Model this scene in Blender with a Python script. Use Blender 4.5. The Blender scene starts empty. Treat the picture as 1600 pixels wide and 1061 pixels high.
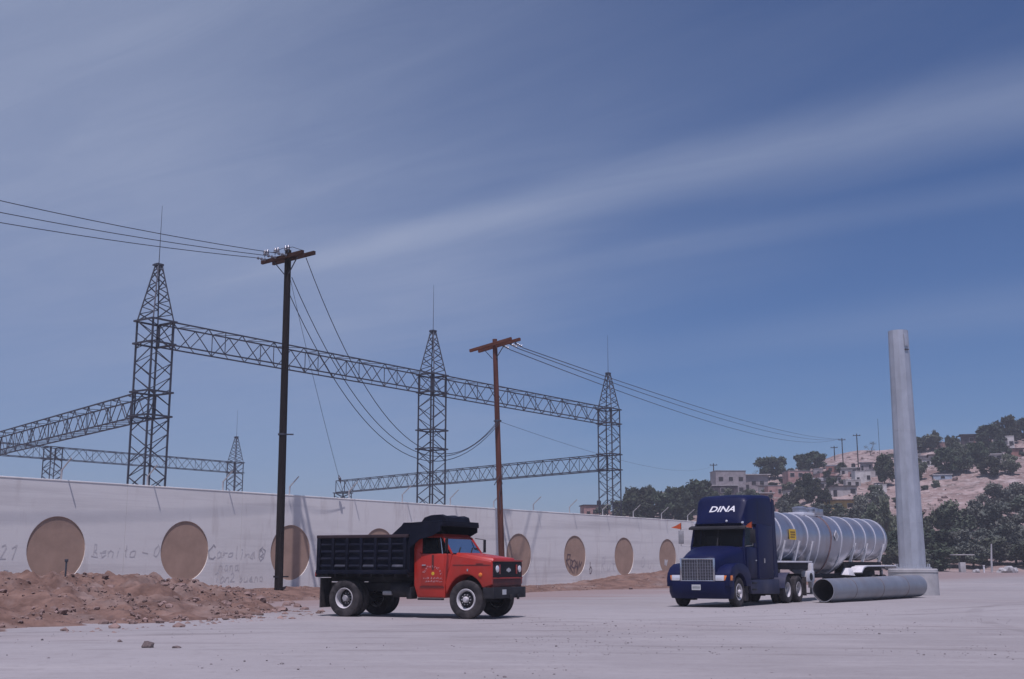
import bpy, bmesh, math, random
from mathutils import Vector, Matrix, noise as mnoise

random.seed(7)
scene = bpy.context.scene
COL = scene.collection

# ------------------------------------------------------------------ camera
cam_data = bpy.data.cameras.new("camera")
cam_data.lens = 41.6
cam_data.sensor_width = 36.0
cam_data.clip_end = 6000.0
cam = bpy.data.objects.new("camera", cam_data)
COL.objects.link(cam)
cam.location = (0.0, 0.0, 1.45)
cam.rotation_euler = (math.radians(90.0 + 10.82), 0.0, 0.0)
scene.camera = cam

# ------------------------------------------------------------------ sun and sky
SUN = Vector((-0.04, -1.77, 4.46)).normalized()
SUN_EL = math.asin(SUN.z)
SUN_AZ = math.atan2(SUN.x, SUN.y)
sun_data = bpy.data.lights.new("sun", 'SUN')
sun_data.energy = 4.3
sun_data.angle = math.radians(0.6)
sun_data.color = (1.0, 0.93, 0.86)
sun = bpy.data.objects.new("sun", sun_data)
COL.objects.link(sun)
sun.rotation_euler = SUN.to_track_quat('Z', 'Y').to_euler()

world = bpy.data.worlds.new("World")
scene.world = world
world.use_nodes = True
NT = world.node_tree
NT.nodes.clear()


def wn(kind, **kw):
    nd = NT.nodes.new(kind)
    for k, v in kw.items():
        setattr(nd, k, v)
    return nd


def wlink(a, b):
    NT.links.new(a, b)


def wmath(op, a, b=None, clamp=False):
    nd = wn('ShaderNodeMath', operation=op)
    nd.use_clamp = clamp
    for i, v in enumerate((a, b)):
        if v is None:
            continue
        if isinstance(v, (int, float)):
            nd.inputs[i].default_value = v
        else:
            wlink(v, nd.inputs[i])
    return nd.outputs[0]


def wrange(v, a, b, c=0.0, d=1.0):
    nd = wn('ShaderNodeMapRange', interpolation_type='SMOOTHSTEP')
    wlink(v, nd.inputs[0])
    for i, q in enumerate((a, b, c, d)):
        nd.inputs[i + 1].default_value = q
    return nd.outputs[0]


sky = wn('ShaderNodeTexSky', sky_type='NISHITA')
sky.sun_disc = False
sky.sun_elevation = SUN_EL
sky.sun_rotation = SUN_AZ
sky.altitude = 200.0
sky.air_density = 1.0
sky.dust_density = 0.1
sky.ozone_density = 3.0
tc = wn('ShaderNodeTexCoord')
sep = wn('ShaderNodeSeparateXYZ')
wlink(tc.outputs['Generated'], sep.inputs[0])
zc = wmath('MAXIMUM', wmath('ADD', sep.outputs[2], 0.06), 0.03)
cx = wmath('DIVIDE', sep.outputs[0], zc)      # position on a flat cirrus deck
cy = wmath('DIVIDE', sep.outputs[1], zc)
ang = math.radians(-33.4)                      # the streaks run this way across the deck
cu = wmath('ADD', wmath('MULTIPLY', cx, math.cos(ang)), wmath('MULTIPLY', cy, math.sin(ang)))
cv = wmath('ADD', wmath('MULTIPLY', cx, -math.sin(ang)), wmath('MULTIPLY', cy, math.cos(ang)))


def deck_noise(su, sv, off, detail=6.0, rough=0.55, dist=0.0):
    cmb = wn('ShaderNodeCombineXYZ')
    wlink(wmath('MULTIPLY', cu, su), cmb.inputs[0])
    wlink(wmath('MULTIPLY', cv, sv), cmb.inputs[1])
    cmb.inputs[2].default_value = off
    nz = wn('ShaderNodeTexNoise')
    nz.inputs['Scale'].default_value = 1.0
    nz.inputs['Detail'].default_value = detail
    nz.inputs['Roughness'].default_value = rough
    nz.inputs['Distortion'].default_value = dist
    wlink(cmb.outputs[0], nz.inputs['Vector'])
    return nz.outputs['Fac']


n_broad = deck_noise(0.55, 0.8, 3.7, 3.0, 0.5, 0.3)
n_streak = deck_noise(0.55, 1.6, 11.2, 6.0, 0.52, 0.5)
n_fine = deck_noise(1.6, 7.0, 5.1, 8.0, 0.65, 0.9)
# one long streamer, fainter ones beside it, and a thin milky bank to the west
wob = wmath('ADD', cv, wmath('MULTIPLY', wmath('SUBTRACT', n_streak, 0.5), 0.16))


def streamer(center, w0, w1, soft=1.0):
    wid_ = wrange(cu, -2.3, -0.2, w0, w1)
    t_ = wmath('SUBTRACT', 1.0, wmath('DIVIDE', wmath('ABSOLUTE', wmath('SUBTRACT', wob, center)), wid_), True)
    return wmath('MULTIPLY', wmath('MULTIPLY', t_, t_), wmath('SUBTRACT', 3.0, wmath('MULTIPLY', t_, 2.0)))


band = wmath('MULTIPLY', streamer(2.28, 0.13, 0.27), wrange(cu, -3.0, -1.6, 0.0, 1.0))
band2 = wmath('MULTIPLY', streamer(2.72, 0.10, 0.17), wrange(cu, -2.0, -1.0, 0.0, 1.0))
band3 = wmath('MULTIPLY', streamer(3.75, 0.4, 0.5), wrange(cu, -2.6, -0.8, 0.2, 1.0))
west = wrange(wmath('ADD', cx, wmath('MULTIPLY', wmath('SUBTRACT', n_broad, 0.5), 1.7)), 0.75, -0.8)
strk = wrange(n_streak, 0.44, 0.80)
fine = wrange(n_fine, 0.3, 0.75, 0.88, 1.04)
cover = wmath('ADD', wmath('MULTIPLY', west, 0.60), wmath('MULTIPLY', strk, 0.12))
cover = wmath('ADD', cover, wmath('MULTIPLY', band, 0.30))
cover = wmath('ADD', cover, wmath('MULTIPLY', band2, 0.11))
cover = wmath('ADD', cover, wmath('MULTIPLY', band3, 0.17))
cover = wmath('MULTIPLY', cover, fine)
cover = wmath('MULTIPLY', cover, wrange(sep.outputs[2], 0.02, 0.30, 0.35, 1.0))
cover = wmath('MINIMUM', wmath('MAXIMUM', cover, 0.0), 0.85)
mixc = wn('ShaderNodeMix', data_type='RGBA')
wlink(cover, mixc.inputs['Factor'])
tint = wn('ShaderNodeMix', data_type='RGBA', blend_type='MULTIPLY')
tint.inputs['Factor'].default_value = 1.0
wlink(sky.outputs[0], tint.inputs['A'])
tint.inputs['B'].default_value = (0.70, 0.94, 1.12, 1.0)      # clear desert air, deep blue
wlink(tint.outputs['Result'], mixc.inputs['A'])
mixc.inputs['B'].default_value = (7.0, 8.2, 9.0, 1.0)
bg = wn('ShaderNodeBackground')
wlink(mixc.outputs['Result'], bg.inputs['Color'])
bg.inputs['Strength'].default_value = 0.067
wout = wn('ShaderNodeOutputWorld')
wlink(bg.outputs[0], wout.inputs['Surface'])

vs = scene.view_settings
vs.view_transform = 'Standard'
vs.look = 'None'
vs.exposure = -0.35
vs.gamma = 1.0
vs.use_curve_mapping = False
# the old print is cold: daylight film with a blue-violet cast
vs.use_white_balance = True
vs.white_balance_temperature = 5800.0
vs.white_balance_tint = 27.0

scene.cycles.max_bounces = 8
scene.cycles.transparent_max_bounces = 12
scene.cycles.volume_bounces = 0
scene.cycles.use_denoising = True


# ------------------------------------------------------------------ materials
def material(name, base, rough=0.7, metal=0.0, var=0.15, scale=2.0, second=None, bump=0.0, bscale=30.0,
             coat=0.0, stretch=None, detail=6.0, lo=0.35, hi=0.7, spec=None):
    m = bpy.data.materials.new(name)
    m.use_nodes = True
    t = m.node_tree
    b = t.nodes['Principled BSDF']
    b.inputs['Roughness'].default_value = rough
    b.inputs['Metallic'].default_value = metal
    if coat:
        b.inputs['Coat Weight'].default_value = coat
        b.inputs['Coat Roughness'].default_value = 0.15
    if spec is not None:
        b.inputs['Specular IOR Level'].default_value = spec
    c = t.nodes.new('ShaderNodeTexCoord')
    src = c.outputs['Object']
    if stretch:
        mp = t.nodes.new('ShaderNodeMapping')
        mp.inputs['Scale'].default_value = stretch
        t.links.new(src, mp.inputs[0])
        src = mp.outputs[0]
    nz = t.nodes.new('ShaderNodeTexNoise')
    nz.inputs['Scale'].default_value = scale
    nz.inputs['Detail'].default_value = detail
    nz.inputs['Roughness'].default_value = 0.6
    t.links.new(src, nz.inputs['Vector'])
    r = t.nodes.new('ShaderNodeValToRGB')
    if second is None:
        second = tuple(v * (1 - var) for v in base)
        first = tuple(min(1.0, v * (1 + var)) for v in base)
    else:
        first = base
    r.color_ramp.elements[0].position = lo
    r.color_ramp.elements[0].color = (*second, 1)
    r.color_ramp.elements[1].position = hi
    r.color_ramp.elements[1].color = (*first, 1)
    t.links.new(nz.outputs['Fac'], r.inputs[0])
    t.links.new(r.outputs[0], b.inputs['Base Color'])
    if bump:
        n2 = t.nodes.new('ShaderNodeTexNoise')
        n2.inputs['Scale'].default_value = bscale
        n2.inputs['Detail'].default_value = 5.0
        t.links.new(src, n2.inputs['Vector'])
        bp = t.nodes.new('ShaderNodeBump')
        bp.inputs['Strength'].default_value = min(1.0, bump)
        bp.inputs['Distance'].default_value = 0.03
        t.links.new(n2.outputs['Fac'], bp.inputs['Height'])
        t.links.new(bp.outputs[0], b.inputs['Normal'])
    m['ramp'] = r.name
    return m


def add_layer(m, color, scale, lo, hi, amount=1.0, stretch=None, seed=0.0):
    """a second patchy colour (dust, stain) over a material's colour"""
    t = m.node_tree
    b = t.nodes['Principled BSDF']
    old = b.inputs['Base Color'].links[0].from_socket
    c = t.nodes.new('ShaderNodeTexCoord')
    mp = t.nodes.new('ShaderNodeMapping')
    mp.inputs['Location'].default_value = (seed, seed * 1.7, seed * 0.3)
    if stretch:
        mp.inputs['Scale'].default_value = stretch
    t.links.new(c.outputs['Object'], mp.inputs[0])
    nz = t.nodes.new('ShaderNodeTexNoise')
    nz.inputs['Scale'].default_value = scale
    nz.inputs['Detail'].default_value = 7.0
    nz.inputs['Roughness'].default_value = 0.62
    t.links.new(mp.outputs[0], nz.inputs['Vector'])
    mr = t.nodes.new('ShaderNodeMapRange')
    mr.inputs[1].default_value = lo
    mr.inputs[2].default_value = hi
    mr.inputs[3].default_value = 0.0
    mr.inputs[4].default_value = amount
    t.links.new(nz.outputs['Fac'], mr.inputs[0])
    mx = t.nodes.new('ShaderNodeMix')
    mx.data_type = 'RGBA'
    t.links.new(mr.outputs[0], mx.inputs['Factor'])
    t.links.new(old, mx.inputs['A'])
    mx.inputs['B'].default_value = (*color, 1)
    t.links.new(mx.outputs['Result'], b.inputs['Base Color'])
    return m


def glass(name, tint=(0.75, 0.8, 0.8), refl=0.12):
    m = bpy.data.materials.new(name)
    m.use_nodes = True
    t = m.node_tree
    t.nodes.clear()
    tr = t.nodes.new('ShaderNodeBsdfTransparent')
    tr.inputs[0].default_value = (*tint, 1)
    gl = t.nodes.new('ShaderNodeBsdfGlossy')
    gl.inputs['Roughness'].default_value = 0.05
    fr = t.nodes.new('ShaderNodeFresnel')
    fr.inputs[0].default_value = 1.25
    mx = t.nodes.new('ShaderNodeMixShader')
    out = t.nodes.new('ShaderNodeOutputMaterial')
    t.links.new(fr.outputs[0], mx.inputs[0])
    t.links.new(tr.outputs[0], mx.inputs[1])
    t.links.new(gl.outputs[0], mx.inputs[2])
    t.links.new(mx.outputs[0], out.inputs[0])
    return m


M = {}
DUST = (0.36, 0.32, 0.30)
M['ground'] = material('caliche_ground', (0.315, 0.295, 0.288), 0.95, var=0, second=(0.265, 0.245, 0.238), scale=0.35, bump=0.35, bscale=9.0, detail=10, lo=0.3, hi=0.72, spec=0.2)
add_layer(M['ground'], (0.34, 0.285, 0.27), 0.16, 0.52, 0.75, 0.6, (0.35, 1.0, 1.0), 3.1)
add_layer(M['ground'], (0.46, 0.435, 0.42), 2.4, 0.5, 0.8, 0.5, (0.25, 1.0, 1.0), 9.0)
add_layer(M['ground'], (0.27, 0.235, 0.225), 9.0, 0.55, 0.8, 0.55, None, 4.4)
add_layer(M['ground'], (0.40, 0.38, 0.37), 0.045, 0.42, 0.66, 0.6, None, 41.0)
add_layer(M['ground'], (0.26, 0.23, 0.215), 0.45, 0.54, 0.76, 0.4, (0.16, 1.0, 1.0), 23.0)
add_layer(M['ground'], (0.43, 0.405, 0.38), 1.0, 0.56, 0.78, 0.4, (0.16, 1.0, 1.0), 51.0)
add_layer(M['ground'], (0.22, 0.195, 0.185), 5.0, 0.52, 0.78, 0.5, None, 63.0)
add_layer(M['ground'], (0.45, 0.425, 0.40), 17.0, 0.55, 0.8, 0.5, None, 71.0)


def tyre_tracks(m, arcs, color):
    """wheel tracks left by turning lorries: pairs of broken arcs worn into the yard"""
    t = m.node_tree
    b = t.nodes['Principled BSDF']
    c = t.nodes.new('ShaderNodeTexCoord')
    nz = t.nodes.new('ShaderNodeTexNoise')
    nz.inputs['Scale'].default_value = 0.5
    nz.inputs['Detail'].default_value = 9.0
    t.links.new(c.outputs['Object'], nz.inputs['Vector'])
    brk = t.nodes.new('ShaderNodeMapRange')
    brk.inputs[1].default_value = 0.4
    brk.inputs[2].default_value = 0.66
    t.links.new(nz.outputs['Fac'], brk.inputs[0])
    for (ax_, ay_, rad, wid_, amt) in arcs:
        old = b.inputs['Base Color'].links[0].from_socket
        ds = t.nodes.new('ShaderNodeVectorMath')
        ds.operation = 'DISTANCE'
        ds.inputs[1].default_value = (ax_, ay_, 0)
        t.links.new(c.outputs['Object'], ds.inputs[0])
        sb = t.nodes.new('ShaderNodeMath')
        sb.operation = 'SUBTRACT'
        sb.inputs[1].default_value = rad
        t.links.new(ds.outputs['Value'], sb.inputs[0])
        ab = t.nodes.new('ShaderNodeMath')
        ab.operation = 'ABSOLUTE'
        t.links.new(sb.outputs[0], ab.inputs[0])
        mr = t.nodes.new('ShaderNodeMapRange')
        mr.interpolation_type = 'SMOOTHSTEP'
        for k, v in enumerate((wid_, wid_ * 0.45, 0.0, amt)):
            mr.inputs[k + 1].default_value = v
        t.links.new(ab.outputs[0], mr.inputs[0])
        ml = t.nodes.new('ShaderNodeMath')
        ml.operation = 'MULTIPLY'
        t.links.new(mr.outputs[0], ml.inputs[0])
        t.links.new(brk.outputs[0], ml.inputs[1])
        mx = t.nodes.new('ShaderNodeMix')
        mx.data_type = 'RGBA'
        t.links.new(ml.outputs[0], mx.inputs['Factor'])
        t.links.new(old, mx.inputs['A'])
        mx.inputs['B'].default_value = (*color, 1)
        t.links.new(mx.outputs['Result'], b.inputs['Base Color'])


tyre_tracks(M['ground'], [(-30, 90, 66.0, 0.28, 0.6), (-30, 90, 67.9, 0.28, 0.6), (40, 95, 72.0, 0.3, 0.5), (40, 95, 74.0, 0.3, 0.5),
                          (10, -60, 86.0, 0.3, 0.5), (10, -60, 88.1, 0.3, 0.5), (-8, -40, 61.5, 0.26, 0.55), (-8, -40, 63.3, 0.26, 0.55), (60, 20, 47.0, 0.3, 0.5), (60, 20, 49.0, 0.3, 0.5)],
            (0.20, 0.18, 0.172))


def spill_layer(m, color):
    """reddish soil trodden into the yard near the dug bank, fading away from the wall"""
    t = m.node_tree
    b = t.nodes['Principled BSDF']
    old = b.inputs['Base Color'].links[0].from_socket
    c = t.nodes.new('ShaderNodeTexCoord')
    sub = t.nodes.new('ShaderNodeVectorMath')
    sub.operation = 'SUBTRACT'
    sub.inputs[1].default_value = (-17.93, 47.3, 0)
    t.links.new(c.outputs['Object'], sub.inputs[0])
    dot = t.nodes.new('ShaderNodeVectorMath')
    dot.operation = 'DOT_PRODUCT'
    dot.inputs[1].default_value = (math.cos(math.radians(35.63)), -math.sin(math.radians(35.63)), 0)
    t.links.new(sub.outputs[0], dot.inputs[0])
    mp = t.nodes.new('ShaderNodeMapping')
    mp.inputs['Rotation'].default_value = (0, 0, math.radians(35.63) - math.pi / 2)
    mp.inputs['Scale'].default_value = (0.16, 0.9, 1)
    t.links.new(c.outputs['Object'], mp.inputs[0])
    nz = t.nodes.new('ShaderNodeTexNoise')
    nz.inputs['Scale'].default_value = 0.55
    nz.inputs['Detail'].default_value = 8
    t.links.new(mp.outputs[0], nz.inputs['Vector'])
    m1 = t.nodes.new('ShaderNodeMath')
    m1.operation = 'MULTIPLY_ADD'
    m1.inputs[1].default_value = 16.0
    t.links.new(nz.outputs['Fac'], m1.inputs[0])
    t.links.new(dot.outputs['Value'], m1.inputs[2])
    mr = t.nodes.new('ShaderNodeMapRange')
    mr.interpolation_type = 'SMOOTHSTEP'
    for k, v in enumerate((24.5, 15.0, 0.0, 0.85)):
        mr.inputs[k + 1].default_value = v
    t.links.new(m1.outputs[0], mr.inputs[0])
    mx = t.nodes.new('ShaderNodeMix')
    mx.data_type = 'RGBA'
    t.links.new(mr.outputs[0], mx.inputs['Factor'])
    t.links.new(old, mx.inputs['A'])
    mx.inputs['B'].default_value = (*color, 1)
    t.links.new(mx.outputs['Result'], b.inputs['Base Color'])


spill_layer(M['ground'], (0.275, 0.205, 0.185))
M['dirt'] = material('reddish_dug_dirt', (0.265, 0.168, 0.128), 0.98, var=0, second=(0.13, 0.08, 0.062), scale=1.6, bump=1.0, bscale=9.0, detail=10, spec=0.1)
add_layer(M['dirt'], (0.32, 0.26, 0.23), 0.5, 0.5, 0.74, 0.7, None, 2.0)
add_layer(M['dirt'], (0.12, 0.085, 0.078), 3.2, 0.54, 0.74, 0.6, None, 7.0)
M['clod'] = material('dirt_clod', (0.25, 0.175, 0.15), 0.98, var=0.45, scale=1.1, spec=0.1)
M['pebble'] = material('grey_pebble', (0.25, 0.225, 0.22), 0.95, var=0.35, scale=1.1, spec=0.1)
M['rock'] = material('grey_brown_rock', (0.17, 0.135, 0.125), 0.95, var=0.3, scale=6.0, bump=0.5, spec=0.15)
M['hill'] = material('hillside_earth', (0.41, 0.315, 0.28), 0.97, var=0, second=(0.21, 0.145, 0.125), scale=0.2, bump=1.0, bscale=0.7, detail=12, lo=0.36, hi=0.66, spec=0.1)
add_layer(M['hill'], (0.46, 0.40, 0.37), 0.25, 0.52, 0.7, 0.8, None, 8.0)
add_layer(M['hill'], (0.13, 0.105, 0.09), 0.5, 0.50, 0.64, 0.8, None, 1.0)
add_layer(M['hill'], (0.48, 0.43, 0.40), 0.9, 0.56, 0.66, 0.7, None, 13.0)
M['wall'] = material('whitewashed_concrete', (0.88, 0.865, 0.80), 0.93, var=0, second=(0.83, 0.81, 0.75), scale=0.5, bump=0.12, bscale=18, detail=9, spec=0.2)
add_layer(M['wall'], (0.72, 0.70, 0.65), 0.55, 0.52, 0.72, 0.55, (0.28, 1.0, 2.4), 5.0)
add_layer(M['wall'], (0.55, 0.50, 0.45), 1.5, 0.55, 0.74, 0.6, (1.0, 1.0, 0.22), 12.0)
add_layer(M['wall'], (0.50, 0.475, 0.45), 0.8, 0.53, 0.70, 0.55, (0.05, 1.0, 1.6), 31.0)
M['niche'] = material('tan_stone_disc', (0.46, 0.32, 0.235), 0.95, var=0.12, scale=1.2, bump=0.3, bscale=30, detail=9, spec=0.15)
add_layer(M['niche'], (0.34, 0.245, 0.19), 0.9, 0.5, 0.8, 0.45, None, 6.0)
M['graffiti'] = material('faded_spray_paint', (0.50, 0.485, 0.48), 0.9, var=0.25, scale=4)
M['graffiti_pale'] = material('faint_spray_paint', (0.68, 0.66, 0.63), 0.9, var=0.15, scale=4)
M['graffiti_dark'] = material('dark_spray_paint', (0.17, 0.12, 0.12), 0.9, var=0.25, scale=4)
M['post'] = material('pale_painted_post', (0.42, 0.41, 0.41), 0.7, var=0.1)
M['lattice'] = material('dull_galvanised_lattice', (0.070, 0.076, 0.095), 0.62, 0.35, var=0.25, scale=0.8)
M['wood_dark'] = material('creosoted_timber', (0.020, 0.016, 0.015), 0.85, var=0.4, scale=6, stretch=(1, 1, 0.08), bump=0.3, bscale=25, spec=0.2)
M['wood_red'] = material('reddish_timber', (0.115, 0.045, 0.032), 0.85, var=0.35, scale=6, stretch=(1, 1, 0.08), bump=0.3, bscale=25, spec=0.2)
M['arm_red'] = material('crossarm_timber', (0.135, 0.05, 0.03), 0.85, var=0.4, scale=5, bump=0.3, bscale=20, spec=0.2)
M['arm_dark'] = material('weathered_crossarm_timber', (0.055, 0.026, 0.018), 0.85, var=0.5, scale=5, bump=0.3, bscale=20, spec=0.2)
M['insulator'] = material('glazed_insulator', (0.16, 0.17, 0.20), 0.25, var=0.15, coat=0.3)
M['wire'] = material('dull_conductor', (0.05, 0.055, 0.07), 0.6, 0.3, var=0.1)
M['steel'] = material('galvanised_pole_steel', (0.50, 0.52, 0.55), 0.5, 0.5, var=0.10, scale=1.2, bump=0.05, bscale=8, detail=8)
add_layer(M['steel'], (0.31, 0.315, 0.33), 2.2, 0.5, 0.75, 0.5, (1, 1, 0.2), 2.0)
M['pipe'] = material('galvanised_pipe_steel', (0.29, 0.31, 0.34), 0.5, 0.55, var=0.12, scale=1.1, bump=0.05, bscale=8, detail=8)
add_layer(M['pipe'], (0.30, 0.26, 0.25), 1.4, 0.5, 0.75, 0.5, None, 7.0)
M['pipe_seam'] = material('rusty_weld', (0.20, 0.16, 0.145), 0.7, 0.3, var=0.3, scale=6)
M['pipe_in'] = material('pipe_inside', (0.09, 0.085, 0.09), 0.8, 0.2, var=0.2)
M['concrete'] = material('pale_concrete', (0.44, 0.43, 0.42), 0.92, var=0.12, scale=2.0, bump=0.2, bscale=25, spec=0.2)
M['rubber'] = material('dusty_rubber', (0.030, 0.028, 0.029), 0.9, var=0.3, scale=5, spec=0.25)
add_layer(M['rubber'], (0.15, 0.13, 0.125), 3.5, 0.42, 0.75, 0.55, None, 3.0)
M['rim_white'] = material('chalky_white_rim', (0.58, 0.56, 0.56), 0.6, var=0.15, scale=6)
add_layer(M['rim_white'], DUST, 5.0, 0.5, 0.8, 0.5, None, 1.0)
M['rim_grey'] = material('dusty_steel_rim', (0.36, 0.35, 0.35), 0.6, 0.3, var=0.2, scale=6)
M['black'] = material('black_chassis_paint', (0.018, 0.018, 0.022), 0.7, var=0.3, scale=4, spec=0.3)
add_layer(M['black'], (0.12, 0.105, 0.10), 2.0, 0.5, 0.8, 0.35, None, 4.0)
M['bed'] = material('blue_black_bed_paint', (0.006, 0.008, 0.018), 0.7, var=0.3, scale=3, spec=0.12)
add_layer(M['bed'], (0.045, 0.045, 0.06), 1.6, 0.5, 0.85, 0.4, (1, 1, 2.5), 4.0)
M['bed_rib'] = material('worn_rib_paint', (0.030, 0.034, 0.052), 0.6, var=0.3, scale=3)
add_layer(M['bed_rib'], (0.20, 0.20, 0.23), 2.6, 0.5, 0.78, 0.7, None, 9.0)
M['bed_rail'] = material('rusty_rail_paint', (0.035, 0.018, 0.022), 0.7, var=0.3, scale=3)
M['red'] = material('sun_faded_red_paint', (0.43, 0.024, 0.010), 0.42, var=0.12, scale=1.6, coat=0.12)
add_layer(M['red'], (0.34, 0.08, 0.06), 1.5, 0.5, 0.85, 0.5, None, 5.0)
M['red_dark'] = material('dull_red_frame', (0.12, 0.022, 0.018), 0.6, var=0.3, scale=3)
M['navy'] = material('navy_blue_paint', (0.0025, 0.006, 0.046), 0.5, var=0.15, scale=1.2, coat=0.03, spec=0.18)
add_layer(M['navy'], (0.014, 0.018, 0.06), 1.1, 0.48, 0.85, 0.4, None, 6.0)
M['navy_dusty'] = material('dusty_navy_skirt', (0.012, 0.018, 0.060), 0.6, var=0.2, scale=1.5)
add_layer(M['navy_dusty'], (0.11, 0.10, 0.12), 1.3, 0.42, 0.78, 0.6, None, 2.5)
M['chrome'] = material('worn_chrome', (0.62, 0.62, 0.64), 0.22, 0.9, var=0.08)
M['grille'] = material('grille_bar_metal', (0.30, 0.30, 0.34), 0.4, 0.6, var=0.2, scale=8)
M['dark'] = material('dark_void_trim', (0.010, 0.010, 0.013), 0.75, var=0.2)
M['interior'] = material('dark_cab_trim', (0.03, 0.025, 0.025), 0.9, var=0.3)
M['lamp'] = material('headlamp_lens', (0.78, 0.78, 0.80), 0.12, 0.3, var=0.05, coat=0.6)
M['amber'] = material('amber_lens', (0.72, 0.20, 0.02), 0.25, var=0.1, coat=0.5)
M['taillamp'] = material('red_lens', (0.33, 0.03, 0.02), 0.3, var=0.1, coat=0.4)
M['orange'] = material('orange_flag_cloth', (0.72, 0.13, 0.04), 0.85, var=0.12)
M['tank'] = material('brushed_aluminium_tank', (0.43, 0.44, 0.49), 0.34, 0.8, var=0.08, scale=0.8, bump=0.04, bscale=5, detail=8)
add_layer(M['tank'], (0.27, 0.22, 0.215), 0.9, 0.5, 0.78, 0.6, (2.2, 1.0, 0.5), 3.0)
M['tank_band'] = material('bright_tank_band', (0.74, 0.74, 0.76), 0.4, 0.3, var=0.08)
M['tank_rust'] = material('rust_tinted_band', (0.30, 0.20, 0.19), 0.5, 0.3, var=0.2)
M['white'] = material('chalky_white_paint', (0.70, 0.69, 0.69), 0.6, var=0.1, scale=4)
M['yellow'] = material('yellow_placard', (0.66, 0.42, 0.02), 0.6, var=0.1)
M['ochre'] = material('placard_print', (0.24, 0.14, 0.02), 0.7, var=0.1)
M['plate'] = material('licence_plate', (0.55, 0.56, 0.55), 0.5, var=0.08)
M['ink'] = material('plate_ink', (0.12, 0.15, 0.14), 0.6, var=0.1)
M['letter'] = material('white_lettering', (0.80, 0.80, 0.80), 0.5, var=0.04)
M['door_letter'] = material('chalk_lettering', (0.62, 0.50, 0.52), 0.7, var=0.15)
M['pane'] = glass('clear_cab_glass', (0.62, 0.66, 0.68))
M['pane_shaded'] = glass('shade_tinted_cab_glass', (0.10, 0.11, 0.12))  # near-black tint paints in the shade of the dark cab interior
M['bark'] = material('tree_bark', (0.10, 0.075, 0.06), 0.95, var=0.3, scale=4)
M['leaf_dark'] = material('dark_leaves', (0.054, 0.069, 0.040), 0.75, var=0.45, scale=0.9, spec=0.2)
M['leaf_mid'] = material('dusty_leaves', (0.105, 0.122, 0.08), 0.8, var=0.4, scale=0.9, spec=0.2)
M['leaf_grey'] = material('grey_green_leaves', (0.12, 0.13, 0.105), 0.85, var=0.35, scale=0.9, spec=0.15)


def vary_per_object(m, lo, hi, warm=0.25):
    """each tree its own tone: lighter, darker, yellower"""
    t = m.node_tree
    b = t.nodes['Principled BSDF']
    old = b.inputs['Base Color'].links[0].from_socket
    oi = t.nodes.new('ShaderNodeObjectInfo')
    mr = t.nodes.new('ShaderNodeMapRange')
    mr.inputs[3].default_value = lo
    mr.inputs[4].default_value = hi
    t.links.new(oi.outputs['Random'], mr.inputs[0])
    hs = t.nodes.new('ShaderNodeHueSaturation')
    t.links.new(mr.outputs[0], hs.inputs['Value'])
    m2 = t.nodes.new('ShaderNodeMath')
    m2.operation = 'FRACT'
    m3 = t.nodes.new('ShaderNodeMath')
    m3.operation = 'MULTIPLY'
    m3.inputs[1].default_value = 7.31
    t.links.new(oi.outputs['Random'], m3.inputs[0])
    t.links.new(m3.outputs[0], m2.inputs[0])
    m4 = t.nodes.new('ShaderNodeMapRange')
    m4.inputs[3].default_value = 0.46
    m4.inputs[4].default_value = 0.53
    t.links.new(m2.outputs[0], m4.inputs[0])
    t.links.new(m4.outputs[0], hs.inputs['Hue'])
    t.links.new(old, hs.inputs['Color'])
    t.links.new(hs.outputs[0], b.inputs['Base Color'])


for k_ in ('leaf_dark', 'leaf_mid', 'leaf_grey'):
    vary_per_object(M[k_], 0.75, 1.55)

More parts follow.
